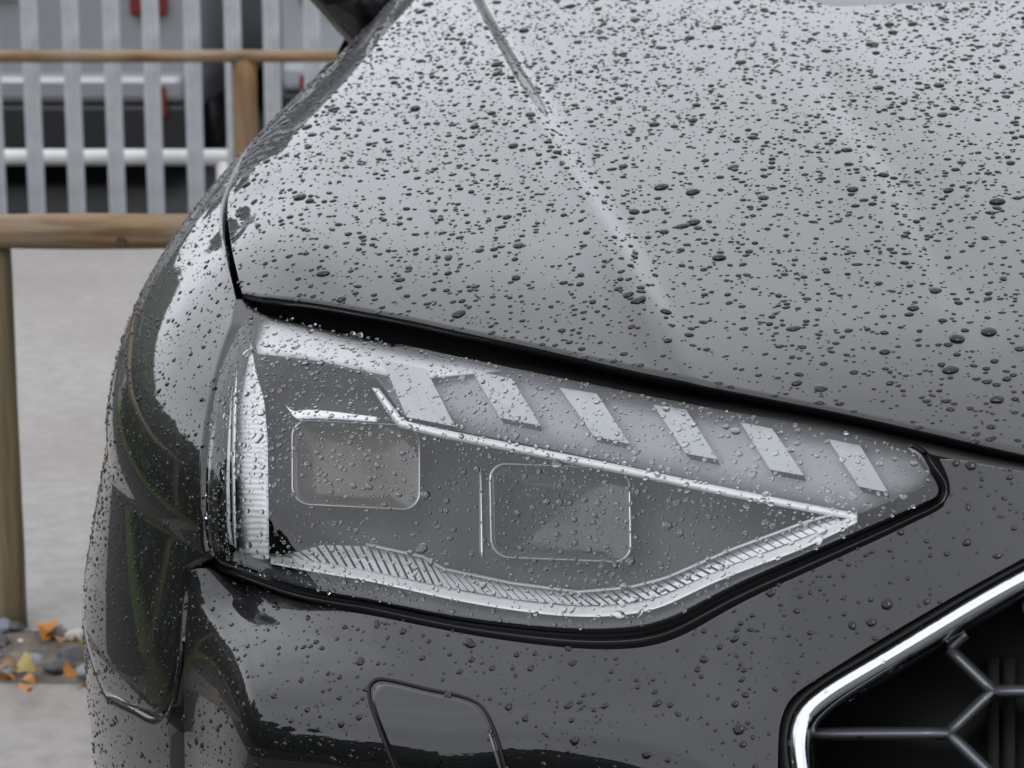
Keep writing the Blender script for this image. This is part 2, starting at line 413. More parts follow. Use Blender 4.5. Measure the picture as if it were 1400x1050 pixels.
# the shut line's visible start is read off the photograph, further back it follows the shoulder
_st = on_hood(np.array([(331, 401), (326, 381), (320, 356), (315, 331), (312, 302), (311, 276)], float))[:, :2]
_far = esh[project(np.concatenate([esh, hood_full(esh[:, 0], esh[:, 1])[:, None]], 1))[0][:, 1] < 225]
esh = bspline(polyline(np.concatenate([_st, _far[::14], _far[-1:]]), 14), nb); esh[0] = _st[0]
SH_D, SH_ARC = d_in(esh); SH_Z = hood_full(esh[:, 0], esh[:, 1])
arcs = SH_ARC; dsh = SH_D
rows = []
for j in range(nb):
    a = ua
    s = a * esh[j, 0]
    f_t = tf(a * abs(esh[0, 0])) * (1 - ub[j]) + rear_t(a) * ub[j]
    e_lin = tf(abs(esh[0, 0])) * (1 - ub[j]) + rear_t(1.0) * ub[j]
    t = f_t + (esh[j, 1] - e_lin) * a**3
    rows.append(np.stack([s, t, hood_full(s, t)], 1))
half = np.array(rows)                                      # [row, a, 3] from the middle (a=0) to the shoulder
full = np.concatenate([half[:, ::-1], half[:, 1:] * np.array([-1, 1, 1])], 1)
# a lip folded down along the front edge and sides
lip1 = full[0] + np.array([0, .0015, -.0035]); lip2 = full[0] + np.array([0, .007, -.007]); lip3 = full[0] + np.array([0, .06, -.012])
allr = np.concatenate([lip3[None], lip2[None], lip1[None], full], 0)
side = np.concatenate([allr[:, :1] + np.array([.004, .0, -.022]), allr[:, :1] + np.array([.0006, 0, -.002])], 1)
sider = side[:, ::-1] * np.array([-1, 1, 1])
allr = np.concatenate([side, allr, sider], 1); nr, nc = allr.shape[:2]
hood = panel('bonnet', allr.reshape(-1, 3), grid_faces(nr, nc), M['paint'], keep='bonnet')
PANELS['bonnet'] = (full.reshape(-1, 3), np.array(grid_faces(nb, full.shape[1])))


# ---- front skin: how far the front stands in from the outline at a given pixel ------------
def delta_front(x, y):
    u = 880 - y
    return .030 + .000215 * u + 6e-8 * u * np.abs(u)
def crease_y(x): return np.interp(x, [250, 300, 400, 600, 800, 1000, 1100, 2300], [796, 816, 853, 916, 950, 985, 1000, 1100])
def delta_bumper(x, y):
    d = delta_front(x, y); e = y - crease_y(x); fd = smooth(1080, 800, x)
    soft = lambda v: .5 * (v + np.sqrt(v * v + 60.0))
    d = d - .021 * (1 - smooth(250, 700, x))
    return d - .004 + fd * (.00013 * soft(-e) + np.interp(x, [300, 420, 700, 1000], [-.00030, -.00022, -.00008, .0]) * soft(e) + 1.35e-6 * np.clip(e - 22, 0, 260)**2)
def front(px, depth=0., bumper=False):
    """pixel rays cut with the front skin (headlight lens, or bumper), moved in by depth"""
    px = np.asarray(px, float); q = px.reshape(-1, 2)
    w = smooth(250, 350, q[:, 0]) if bumper else smooth(270, 640, q[:, 0])
    fr = (delta_bumper if bumper else delta_front)(q[:, 0], q[:, 1])
    dep = np.broadcast_to(np.asarray(depth, float), px.shape[:-1]).reshape(-1)
    if not bumper:                                         # the cover rolls back under the bonnet's edge
        yt = np.interp(q[:, 0], [333, 600, 850, 1100, 1240], [418, 482, 534, 581, 613])
        e = q[:, 1] - yt; wd = np.interp(q[:, 0], [330, 600, 800, 1100, 1240], [72, 66, 48, 34, 20]); k = np.interp(q[:, 0], [325, 380, 600, 1000, 1240], [.00004, .00012, .00015, .00012, .0])
        v = (wd - e) / 12; dep = dep + k * 12 * np.where(v > 30, v, np.log1p(np.exp(np.clip(v, -40, 30))))
    def fun(P):
        d, arc = d_in(P[..., :2]); return d - (w * fr + (1 - w) * side_d(arc, P[..., 2])) - dep
    return solve(q, fun, .8, 2.5, 34).reshape(*px.shape[:-1], 3)
LENS_TOP = bspline([(333, 418), (400, 436), (480, 455), (600, 482), (700, 503), (850, 534), (1000, 563), (1100, 581), (1200, 602), (1240, 613)], 90)
LENS_BOT = bspline([(290, 757), (300, 765), (320, 773), (400, 799), (500, 818), (600, 838), (700, 852), (790, 859), (860, 857), (905, 848), (950, 827), (1000, 801), (1100, 757), (1200, 714), (1272, 683)], 90)
LENS_LEFT = bspline([(333, 418), (318, 452), (300, 512), (288, 580), (282, 650), (282, 715), (285, 745), (290, 757)], 44)
LENS_RIGHT = bspline([(1240, 613), (1255, 622), (1270, 645), (1282, 666), (1281, 676), (1272, 683)], 44)
def coons(top, bot, left, right):
    n = len(top); m = len(left); u = np.linspace(0, 1, n)[None, :, None]; v = np.linspace(0, 1, m)[:, None, None]
    return ((1 - v) * top[None] + v * bot[None] + (1 - u) * left[:, None] + u * right[:, None]
            - ((1 - u) * (1 - v) * top[0] + u * (1 - v) * top[-1] + (1 - u) * v * bot[0] + u * v * bot[-1]))

# ---- headlight ------------------------------------------------------------------------------
hl_px = coons(LENS_TOP, LENS_BOT, LENS_LEFT, LENS_RIGHT)
loop_px = np.concatenate([LENS_TOP[:-1:3], LENS_RIGHT[:-1:3], LENS_BOT[::-1][:-1:3], LENS_LEFT[::-1][:-1:3]])
nl = len(loop_px)
l0 = front(loop_px, .002); l1 = front(loop_px, .085)
back = front(hl_px[::6, ::6], .085); br, bc = back.shape[:2]
V = np.concatenate([l0, l1, back.reshape(-1, 3)])
Fc = [(i, (i + 1) % nl, nl + (i + 1) % nl, nl + i) for i in range(nl)]
Fc += [tuple(2 * nl + k for k in q) for q in grid_faces(br, bc)]
headlight = mesh_obj('headlight', V, Fc, M['housing'], car)
HL = []
OPEN = ('lens_cover', 'headlight_seal', 'projector_lens', 'projector_frame')
def hpart(name, V, faces, mat, keep=None):
    if name in OPEN: faces = outward(V, faces)
    o = mesh_obj(name, V, faces, mat, headlight); HL.append(o)
    if name not in OPEN: fix_normals(o)
    if keep: PANELS[keep] = (np.asarray(V, float), np.asarray(faces))
    return o
def strip(up, lo, du, dl, thick, n=40, m=4, smooth_curve=True, fn=front, bulge=0.):
    """solid band between two pixel curves, its face standing du / dl behind the skin"""
    f = bspline if smooth_curve else polyline
    a, b = f(up, n), f(lo, n); v = np.linspace(0, 1, m)[:, None, None]
    px = (1 - v) * a[None] + v * b[None]
    dep = ((1 - v) * du + v * dl)[..., 0] * np.ones((m, n)) - bulge * np.sin(np.pi * v[..., 0]) * np.ones((m, n))
    A = fn(px, dep); B = fn(np.concatenate([px[:1], px[-1:]]), np.stack([dep[0], dep[-1]]) + thick)
    V = np.concatenate([A.reshape(-1, 3), B.reshape(-1, 3)])
    F_ = grid_faces(m, n)
    o1, o2 = m * n, m * n + n
    for j in range(n - 1):
        F_.append((j, o1 + j, o1 + j + 1, j + 1)); F_.append(((m - 1) * n + j, (m - 1) * n + j + 1, o2 + j + 1, o2 + j))
        F_.append((o1 + j, o2 + j, o2 + j + 1, o1 + j + 1))
    F_.append(tuple([i * n for i in range(m)] + [o2, o1])); F_.append(tuple([i * n + n - 1 for i in range(m)][::-1] + [o1 + n - 1, o2 + n - 1]))
    return V, F_
def flat(o):
    o.data.polygons.foreach_set('use_smooth', [False] * len(o.data.polygons)); return o
# grey upper bezel
top_in = LENS_TOP + np.array([0, 3.0])
V, F_ = strip([tuple(p) for p in top_in[4::6]] + [(1252, 625), (1268, 650)], [(352, 480), (380, 489), (440, 498), (500, 512), (517, 519), (553, 572), (620, 588), (700, 603), (850, 634), (1000, 668), (1100, 690), (1175, 703), (1268, 664)], .020, .034, .01, 70, 4, False)
hpart('upper_bezel', V, F_, M['bezel'])
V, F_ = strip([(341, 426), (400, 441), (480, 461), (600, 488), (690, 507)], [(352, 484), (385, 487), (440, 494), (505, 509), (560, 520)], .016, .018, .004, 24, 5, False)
hpart('corner_sky_glare', V, F_, M['pale'])  # pale strip: sky glare on the cover's top corner put into its colour
blades = [[(522, 492), (582, 504), (622, 583), (556, 570)], [(644, 505), (700, 518), (739, 582), (684, 571)], [(765, 530), (816, 538), (861, 607), (812, 596)],
          [(893, 553), (938, 560), (981, 628), (938, 620)], [(1012, 577), (1056, 586), (1099, 650), (1053, 642)], [(1132, 600), (1176, 609), (1214, 673), (1174, 665)]]
for q in blades:
    a, b, c, d = [np.array(p, float) for p in q]
    V, F_ = strip([a, b], [d, c], .013, .021, .009, 4, 4, False)
    flat(hpart('light_blade', V, F_, M['blade']))
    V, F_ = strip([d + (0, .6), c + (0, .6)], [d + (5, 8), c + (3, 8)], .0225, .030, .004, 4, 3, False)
    flat(hpart('blade_dark_underside', V, F_, M['satin']))  # darker strip standing in for the blade's shaded lower face
# daytime running light bar (upper) and lower strip
def band(center, w, depth, thick, n=70, curve=False, bulge=.003, m=5):
    c = (bspline if curve else polyline)(center, n); t = np.gradient(c, axis=0); t /= np.linalg.norm(t, axis=1)[:, None]
    nn = np.stack([-t[:, 1], t[:, 0]], 1)
    nn = np.where(nn[:, 1:2] > 0, -nn, nn)
    return strip(c + nn * w / 2, c - nn * w / 2, depth, depth, thick, n, m, False, bulge=bulge)
V, F_ = strip([(508, 530), (518, 531), (552, 575), (600, 586), (700, 606), (850, 636), (1000, 668), (1100, 688), (1172, 702)], [(511, 534), (512, 538), (544, 584), (600, 598), (700, 618), (850, 648), (1000, 680), (1100, 699), (1172, 711)], .016, .016, .015, 70, 5, False, bulge=.004)
hpart('light_bar', V, F_, M['white'])
low_c = [(370, 764), (430, 775), (500, 787), (600, 809), (700, 827), (790, 836), (850, 834), (900, 824), (950, 802), (1000, 780), (1100, 742), (1172, 707)]
_c = bspline(low_c, 80)
V, F_ = strip(_c - [0, 8], _c + [0, 7], .022, .005, .010, 80, 5, False, bulge=.002); hpart('lower_light_strip', V, F_, M['white'])
# dark chin below the strip, tinted
V, F_ = strip([tuple(p) for p in (bspline(low_c, 20) + np.array([0, 9]))], [tuple(p) for p in LENS_BOT[6:-8:4]], .014, .006, .006, 60, 3, True)
hpart('lower_trim', V, F_, M['lamp_trim'])
V, F_ = strip([(322, 753), (345, 761), (372, 768)], [(318, 766), (345, 778), (372, 787)], .016, .008, .006, 10, 3, False)
hpart('corner_trim', V, F_, M['bezel'])
# silver inner edge line above the ribs, and the ribbed reflector between
edge_c = [(376, 757), (410, 751), (440, 742), (500, 744), (580, 761), (604, 777), (700, 797), (790, 809), (860, 803), (910, 790), (1000, 751), (1100, 714), (1150, 700)]
V, F_ = band(edge_c[3:], 4, .016, .004, 60, False, .001, 3); hpart('reflector_edge', V, F_, M['silver_trim'])
V, F_ = strip(edge_c, [(376, 760), (430, 769), (500, 781), (580, 797), (600, 802), (700, 820), (790, 829), (850, 827), (900, 817), (1000, 773), (1100, 735), (1150, 716)], .030, .030, .006, 80, 3, False)
hpart('reflector_base', V, F_, M['housing'])
eu = polyline(edge_c, 400); el = polyline([(376, 760), (430, 769), (500, 781), (580, 797), (600, 802), (700, 820), (790, 829), (850, 827), (900, 817), (1000, 773), (1100, 735), (1150, 716)], 400)
NR = 66
for k in range(NR):
    i0 = int(k * 398 / NR); i1 = int((k + .74) * 398 / NR); sh = 9
    j0, j1 = min(i0 + sh, 399), min(i1 + sh, 399)
    V, F_ = strip([eu[i0] + (0, 3), eu[i1] + (0, 3)], [el[j0] - (0, 1), el[j1] - (0, 1)], .021, .019, .006, 3, 3, False, bulge=.002)
    flat(hpart('reflector_rib', V, F_, M['ribs']))
# vertical light guide at the outer end, a hatched white blade and a clear outer blade
V, F_ = strip([(333, 452), (327, 500), (323, 560), (322, 650), (323, 756)], [(342, 462), (349, 506), (361, 546), (366, 600), (368, 768)], .022, .010, .010, 34, 6, False)
hpart('side_light_guide', V, F_, M['guide'])
V, F_ = strip([(319, 520), (316, 640), (318, 745)], [(324, 505), (321, 640), (323, 750)], .014, .010, .006, 24, 3, False)
hpart('outer_light_guide', V, F_, M['white'])
V, F_ = strip([(305, 515), (294, 580), (288, 650), (288, 712), (295, 738)], [(320, 490), (316, 560), (314, 650), (315, 720), (319, 745)], .038, .010, .006, 24, 5, False)
hpart('side_reflector', V, F_, M['pale'])
# dark inner mask with the two projector modules
V, F_ = strip([(368, 482), (380, 482), (440, 488), (500, 502), (522, 508), (556, 575), (700, 604), (850, 634), (1000, 668), (1090, 690), (1140, 700)], [(368, 772), (380, 769), (440, 757), (500, 757), (580, 774), (604, 789), (700, 808), (850, 817), (950, 784), (1060, 737), (1140, 709)], .050, .046, .006, 80, 10, False)
hpart('inner_mask', V, F_, M['housing'])
def rounded(x0, y0, x1, y1, r, n=10, skew=0., drop=0.):
    pts = []
    for cx, cy, a0 in ((x1 - r, y0 + r, -90), (x1 - r, y1 - r, 0), (x0 + r, y1 - r, 90), (x0 + r, y0 + r, 180)):
        for k in range(n):
            a = math.radians(a0 + 90 * k / (n - 1)); pts.append((cx + r * math.cos(a), cy + r * math.sin(a)))
    P = np.array(pts); xm, ym = (x0 + x1) / 2, (y0 + y1) / 2
    P[:, 0] += skew * (P[:, 1] - ym); P[:, 1] += drop * (P[:, 0] - xm)
    return P
def module(P, glass='bulb'):
    c = P.mean(0); n = len(P)
    rings = [(1.0, .047), (1.0, .030), (.982, .0275), (.964, .030)]
    V = [front(c + (P - c) * k, d) for k, d in rings]
    Fa = [(i * n + j, i * n + (j + 1) % n, (i + 1) * n + (j + 1) % n, (i + 1) * n + j) for i in range(3) for j in range(n)]
    o = hpart('projector_frame', np.concatenate(V), Fa, M['silver_trim'])
    ks = [.97, .93, .8, .6, .4, .2, .05]
    V = [front(c + (P - c) * k, .030 - .004 * (1 - k**4)) for k in ks]
    Fa = [(i * n + j, i * n + (j + 1) % n, (i + 1) * n + (j + 1) % n, (i + 1) * n + j) for i in range(len(ks) - 1) for j in range(n)] + [tuple((len(ks) - 1) * n + j for j in range(n))]
    hpart('projector_lens', np.concatenate(V), Fa, M[glass])
module(rounded(398, 577, 575, 694, 24, drop=.05), 'bulb_warm'); module(rounded(669, 636, 863, 766, 24, skew=.02, drop=.04))
V, F_ = strip([(390, 553), (400, 563), (420, 560), (450, 562), (515, 570)], [(396, 562), (404, 573), (430, 572), (460, 573), (515, 577)], .018, .018, .006, 16, 3, False)
hpart('module_brow', V, F_, M['white'])
V, F_ = strip([(655, 640), (658, 640)], [(655, 760), (660, 764)], .044, .044, .003, 3, 12, False); hpart('module_trim', V, F_, M['silver_trim'])
# clear lens cover
LV = front(hl_px)
hpart('lens_cover', LV.reshape(-1, 3), grid_faces(*hl_px.shape[:2], True), M['lens'], keep='headlight')

# ---- black seal around the headlight ---------------------------------------------------------
_si = np.concatenate([LENS_LEFT[18:-1:2], LENS_BOT[:-1], LENS_RIGHT[::-1]])
seal_in = bspline(_si[::2], 220)
_t = np.gradient(seal_in, axis=0)
for _ in range(6): _t = np.concatenate([_t[:1], (_t[:-2] + 2 * _t[1:-1] + _t[2:]) / 4, _t[-1:]])
_t /= np.linalg.norm(_t, axis=1)[:, None]; _n = np.stack([-_t[:, 1], _t[:, 0]], 1)
if _n[110, 1] < 0: _n = -_n
_u = np.linspace(0, 1, 220); _k = np.searchsorted(seal_in[20:, 0], [300]) if False else None
_arcx = np.r_[0, np.cumsum(np.linalg.norm(np.diff(seal_in, axis=0), axis=1))]; _arcx /= _arcx[-1]
_w = np.interp(_arcx, [0, .10, .16, .25, .40, .50, .60, .75, .88, .945, .97, 1.0], [3, 6, 13, 17, 19, 23, 27, 25, 21, 17, 15, 10])
SEAL_OUT = seal_in + _n * _w[:, None]
def seal():
    v = np.linspace(0, 1, 6)[:, None, None]; px = (1 - v) * seal_in[None] + v * SEAL_OUT[None]
    dep = np.array([.0005, .002, .009, .013, .013, .010])[:, None] * np.ones((6, 220))
    return front(px, dep).reshape(-1, 3), grid_faces(6, 220)
V, F_ = seal(); hpart('headlight_seal', V, F_, M['gloss_black'])
# black strip standing for both shade and dark seal in the bonnet-to-headlight gap
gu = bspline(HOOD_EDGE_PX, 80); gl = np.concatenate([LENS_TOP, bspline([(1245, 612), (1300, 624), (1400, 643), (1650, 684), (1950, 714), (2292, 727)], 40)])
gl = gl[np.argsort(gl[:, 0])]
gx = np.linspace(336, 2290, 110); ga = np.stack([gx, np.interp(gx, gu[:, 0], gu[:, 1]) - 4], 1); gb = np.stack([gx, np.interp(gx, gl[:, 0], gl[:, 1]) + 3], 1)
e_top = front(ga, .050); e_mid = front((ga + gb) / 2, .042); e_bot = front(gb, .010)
panel('bonnet_gap_shade_seal', np.concatenate([e_top, e_mid, e_bot]), grid_faces(3, len(gx)), M['black'], mirror=True)

# ---- bumper ----------------------------------------------------------------------------------
_ib = np.argmax(SEAL_OUT[:, 1] > 772)
_so = SEAL_OUT[_ib:]; _tip = np.argmax(_so[:, 0])
TOPB = np.concatenate([bspline([(262, 777), (272, 772), tuple(_so[0] + (0, -1))], 8)[:-1], polyline(_so[:_tip], 112)[:-1], bspline([tuple(_so[_tip]), (1298, 660), (1292, 643), (1284, 627)], 13)[:-1], bspline([(1284, 627), (1305, 628), (1340, 634), (1400, 645), (1650, 686), (1950, 716), (2292, 729)], 50)])
BOTB = np.concatenate([bspline([(253, 1110), (400, 1110), (600, 1110), (800, 1110), (1000, 1110), (1062, 1110)], 79)[:-1], bspline([(1062, 1110), (1063, 1050), (1064, 1010), (1068, 982), (1082, 955), (1110, 933), (1180, 889), (1300, 818)], 40)[:-1],
                       polyline([(1300, 818), (1395, 766)], 14)[:-1], bspline([(1395, 766), (1480, 735), (1560, 727), (1800, 733), (2292, 746)], 50)])
assert len(TOPB) == len(BOTB), (len(TOPB), len(BOTB))
nB, mB = len(TOPB), 110
vB = np.linspace(0, 1, mB)
BPX = (1 - vB)[:, None, None] * TOPB[None] + vB[:, None, None] * BOTB[None]
leftB = bspline([(262, 777), (258, 810), (254, 860), (251, 930), (252, 1000), (253, 1110)], mB)
BPX[:, :, 0] += ((leftB[:, 0] - BPX[:, 0, 0])[:, None]) * np.exp(-np.arange(nB) / 14.0)[None]
BV = front(BPX, 0., True)
tuck = front(BPX[0], .022, True); tuck2 = front(BPX[0] + np.array([0, .0]), .004, True)
tuckb = front(BPX[-1], .02, True)
ALLB = np.concatenate([tuck[None], tuck2[None] - np.array([0, 0, .0]), BV[1:], tuckb[None]], 0)
bumper = panel('front_bumper', ALLB.reshape(-1, 3), grid_faces(*ALLB.shape[:2]), M['paint'], mirror=True)
PANELS['bumper'] = (BV.reshape(-1, 3), np.array(grid_faces(mB, nB)))

# fender seam: from the headlight's lower corner down and back to the wheel arch (arc, z) on the body side
def az(px):
    P = on_side(np.asarray(px, float)); d, a = d_in(P[:, :2]); return np.stack([a, P[:, 2]], 1)
SEAM = az([(259, 779), (254, 812), (250, 860), (246, 905), (238, 948), (228, 968), (216, 977), (190, 969), (165, 958), (145, 947)])
AX_T, AX_Z, ARCH_R = .985, .325, .365
def arc_of_t(t): return np.interp(t, PLAN[200 if False else 60:, 1], ARC[60:])
th0 = math.radians(152)
arch0 = np.array([arc_of_t(AX_T + ARCH_R * math.cos(th0)), AX_Z + ARCH_R * math.sin(th0)])
seam_full = np.concatenate([bspline(SEAM, 60), polyline([SEAM[-1], arch0], 20)[1:]])
# bumper side below the seam
colA = seam_full[10:]
def side_pt(a, z, extra=0.): 
    st = plan_at(a, side_d(a, z) + extra); return np.concatenate([st, np.asarray(z)[..., None]], -1)
gap = .0025
rowsz = []; AZ0 = []
bot_arc = np.linspace(colA[0, 0] - .0, arc_of_t(AX_T - ARCH_R), len(colA))
for v in np.linspace(0, 1, 40):
    a = colA[:, 0] * (1 - v) + bot_arc * v; z = (colA[:, 1] - gap) * (1 - v) + .24 * v
    rowsz.append(side_pt(a, z)); AZ0.append((a[0], z[0]))
rowsz = np.array(rowsz)
pre = np.array([side_pt(r_[:1] * 0 + SH - .02, z_[:1], .004) for r_, z_, SH in [(np.array([0.]), np.array([zz]), aa) for aa, zz in AZ0]])
full_s = np.concatenate([pre, rowsz], 1)
tk = side_pt(colA[:, 0], colA[:, 1] - gap, .012)
tk = np.concatenate([tk[:1], tk]); allS = np.concatenate([tk[None], full_s], 0)
panel('bumper_side', allS.reshape(-1, 3), grid_faces(*allS.shape[:2]), M['paint'], mirror=True)
PANELS['bumper_side'] = (rowsz.reshape(-1, 3), np.array(grid_faces(*rowsz.shape[:2])))
# lower bumper corner under the frame
la = np.linspace(ARC[np.searchsorted(-PLAN[:, 0], .47)], colA[0, 0] + .002, 40)
lz = np.linspace(.555, .20, 24); LA, LZ = np.meshgrid(la, lz)
st = np.stack([np.interp(LA, ARC, PLAN[:, 0]), np.interp(LA, ARC, PLAN[:, 1])], -1) + np.stack([np.interp(LA, ARC, NORM[:, 0]), np.interp(LA, ARC, NORM[:, 1])], -1) * (.036 + .04 * smooth(.30, .18, LZ))[..., None]; LP = np.concatenate([st, LZ[..., None]], -1)
panel('lower_bumper', LP.reshape(-1, 3), grid_faces(24, 40), M['paint'], mirror=True)

# ---- front fender --------------------------------------------------------------------------
edge_l = az([tuple(p) for p in LENS_LEFT[0::4]] + [(288, 764)]) + np.array([.0035, 0])
sh_arc = arcs; sh_p = plan_at(arcs, dsh)
sh_z = half[:, -1, 2]
topF = np.stack([sh_arc, sh_z - .0014], 1)
frontF = np.concatenate([topF[:1] + [[0.0005, -.003]], edge_l[1:], SEAM[:7] + [[.0, .001]]])
frontF = polyline(frontF, 70)
bottomF = [tuple(SEAM[6])] + [tuple(p + [0, .001]) for p in SEAM[7:]] + [(arc_of_t(AX_T + ARCH_R * math.cos(math.radians(a))), AX_Z + ARCH_R * math.sin(math.radians(a))) for a in range(150, 0, -10)] + [(arc_of_t(1.27), .26), (arc_of_t(1.60), .24)]
bottomF = polyline(bottomF, 150)
topF2 = polyline(np.concatenate([topF, [[arc_of_t(1.60), topF[-1, 1] + .012]]]), 150)
rightF = polyline([topF2[-1], bottomF[-1]], 70)
AZ = coons(topF2, bottomF, frontF, rightF)
FP = side_pt(AZ[..., 0], AZ[..., 1])
tk = FP[0] + np.stack([np.full(len(FP[0]), .005), np.full(len(FP[0]), .002), np.full(len(FP[0]), -.03)], 1)
tf_ = side_pt(AZ[:, 0, 0], AZ[:, 0, 1], .02)
fnr, fnc = FP.shape[:2]
V = np.concatenate([FP.reshape(-1, 3), tk, tf_]); F_ = grid_faces(fnr, fnc)
b0 = fnr * fnc; b1 = b0 + fnc
F_ += [(b0 + j, b0 + j + 1, j + 1, j) for j in range(fnc - 1)] + [(i * fnc, (i + 1) * fnc, b1 + i + 1, b1 + i) for i in range(fnr - 1)]
panel('front_fender', V, F_, M['paint'], mirror=True)
PANELS['fender'] = (FP.reshape(-1, 3), np.array(grid_faces(fnr, fnc)))

# ---- rest of the body: doors, pillars, glass, roof, wheels, mirror ------------------------------
da = np.linspace(arc_of_t(1.605), arc_of_t(4.5), 60); dz = np.linspace(0, 1, 30)
DA, DV = np.meshgrid(da, dz)
ztop = .935 + .03 * smooth(1.4, 4.0, np.interp(da, ARC, PLAN[:, 1]))
DZ = ztop[None] * DV + .24 * (1 - DV)
st = plan_at(DA, .004 + .02 * smooth(.62, .70, DZ) * smooth(.80, .70, DZ) + .05 * smooth(.82, .96, DZ) + .03 * smooth(.35, .24, DZ))
DP = np.concatenate([st, DZ[..., None]], -1)
panel('body_side', DP.reshape(-1, 3), grid_faces(30, 60), M['paint'], mirror=True)
def loft(secs, name, mat, flip=False):
    A = np.array(secs, float); n, m = A.shape[:2]
    return panel(name, A.reshape(-1, 3), grid_faces(n, m), mat)
def arch_sec(t, z, half_w, drop, n=25, bow=0.):
    x = np.linspace(-1, 1, n); return [(half_w * k, t + bow * (k * k), z - drop * k * k) for k in x]
loft([arch_sec(1.085, .925, .72, -.02, bow=.52), arch_sec(1.11, .955, .72, -.02, bow=.52), arch_sec(1.60, 1.13, .68, .0, bow=.36), arch_sec(2.05, 1.29, .60, .015, bow=.20), arch_sec(2.34, 1.37, .57, .03, bow=.06)], 'windscreen', M['screen'])
loft([arch_sec(2.34, 1.373, .57, .03, bow=.06), arch_sec(2.55, 1.40, .58, .035), arch_sec(2.9, 1.43, .58, .035), arch_sec(3.4, 1.39, .57, .04), arch_sec(3.7, 1.33, .55, .04)], 'roof', M['paint'])
loft([arch_sec(3.7, 1.328, .55, .04), arch_sec(4.0, 1.19, .58, .03, bow=-.05), arch_sec(4.25, 1.05, .62, .02, bow=-.1)], 'rear_window', M['glass_dark'])
loft([arch_sec(4.25, 1.045, .80, .04, bow=-.06), arch_sec(4.50, 1.03, .78, .04, bow=-.06), arch_sec(4.60, .95, .78, .03, bow=-.08), arch_sec(4.66, .60, .80, .02, bow=-.1), arch_sec(4.60, .30, .80, .0, bow=-.1)], 'boot', M['paint'])
def side_glass(sgn):
    lo = [(sgn * .86, t, .945) for t in np.linspace(1.62, 4.15, 20)]
    hi = [(sgn * (.585 + .02 * math.sin(math.pi * k)), t, 1.34 + .04 * math.sin(math.pi * k) - .10 * max(0, k - .7) / .3) for k, t in zip(np.linspace(0, 1, 20), np.linspace(2.42, 3.62, 20))]
    return panel('side_window', lo + hi, grid_faces(2, 20), M['glass_dark'])
side_glass(-1); side_glass(1)
for sgn in (-1, 1):
    b = MB().tube([(sgn * .80, 1.60, .93), (sgn * .73, 1.92, 1.10), (sgn * .64, 2.24, 1.27), (sgn * .59, 2.42, 1.345), (sgn * .585, 2.7, 1.375), (sgn * .58, 3.2, 1.395), (sgn * .56, 3.66, 1.33), (sgn * .68, 4.0, 1.14), (sgn * .80, 4.25, 1.0)], .038, 10)
    b.build('roof_pillar', M['paint'], car, True)
# shelf closing the cowl between bonnet, windscreen and doors
V = [(-.80, 1.0, .80), (.80, 1.0, .80), (.80, 1.60, .85), (-.80, 1.60, .85)]
panel('cowl', V, [(0, 1, 2, 3)], M['black'])
V = [(-.86, 1.6, .93), (.86, 1.6, .93), (.86, 4.4, .96), (-.86, 4.4, .96)]
panel('cabin_floor', V, [(0, 1, 2, 3)], M['black'])
def mirror_part(sgn):
    secs = []
    for k, (s, r1, r2) in enumerate([(.93, .045, .03), (.97, .085, .062), (1.03, .10, .075), (1.09, .085, .066), (1.12, .045, .035)]):
        secs.append([(sgn * s, 1.56 + .03 * k * .5 + r1 * math.cos(a), 1.035 + r2 * math.sin(a)) for a in np.linspace(0, 2 * math.pi, 17)[:-1]])
    A = np.array(secs); n, m = A.shape[:2]
    V = A.reshape(-1, 3); F_ = grid_faces(n, m, wrap=True) + [tuple(range(m)), tuple((n - 1) * m + j for j in range(m))]
    o = panel('side_mirror', V, F_, M['paint'])
    b = MB().tube([(sgn * .85, 1.56, .89), (sgn * .90, 1.56, .94), (sgn * .96, 1.575, .985), (sgn * 1.0, 1.575, 1.02)], [.05, .045, .035, .03], 12); b.build('mirror_stalk', M['paint'], o, True)
mirror_part(-1); mirror_part(1)
def lathe(prof, n=40):
    V = []; F_ = []
    for r, x in prof:
        for j in range(n):
            a = 2 * math.pi * j / n; V.append((x, r * math.cos(a), r * math.sin(a)))
    m = len(prof)
    for i in range(m - 1):
        for j in range(n):
            F_.append((i * n + j, i * n + (j + 1) % n, (i + 1) * n + (j + 1) % n, (i + 1) * n + j))
    return V, F_
def wheel(parent, x, y, z, R=.325, sgn=-1, w=.225):
    tp = [(R * .70, -w / 2), (R * .80, -w / 2 - .004), (R * .94, -w / 2 + .006), (R, -w / 2 + .035), (R, w / 2 - .035), (R * .94, w / 2 - .006), (R * .80, w / 2 + .004), (R * .70, w / 2), (R * .66, 0), (R * .70, -w / 2)]
    V, F_ = lathe(tp); o = mesh_obj('wheel', [(v[0] + x, v[1] + y, v[2] + z) for v in V], F_, M['tyre'], parent)
    b = MB(); V, F_ = lathe([(R * .70, -w * .42), (R * .68, w * .42)]); b.add([(v[0] + x, v[1] + y, v[2] + z) for v in V], F_)
    for k in range(5):
        a = 2 * math.pi * k / 5
        for da_ in (-.16, .16):
            b.tube([(x + sgn * w * .30, y + .05 * math.cos(a), z + .05 * math.sin(a)), (x + sgn * w * .40, y + R * .69 * math.cos(a + da_), z + R * .69 * math.sin(a + da_))], .016, 8)
    b.tube([(x + sgn * w * .2, y, z), (x + sgn * w * .40, y, z)], .06, 16)
    b.build('rim', M['rim'], o, True)
    return o
for t_ in (AX_T, AX_T + 2.82):
    for sgn in (-1, 1): wheel(car, sgn * .80, t_, .325, sgn=sgn)
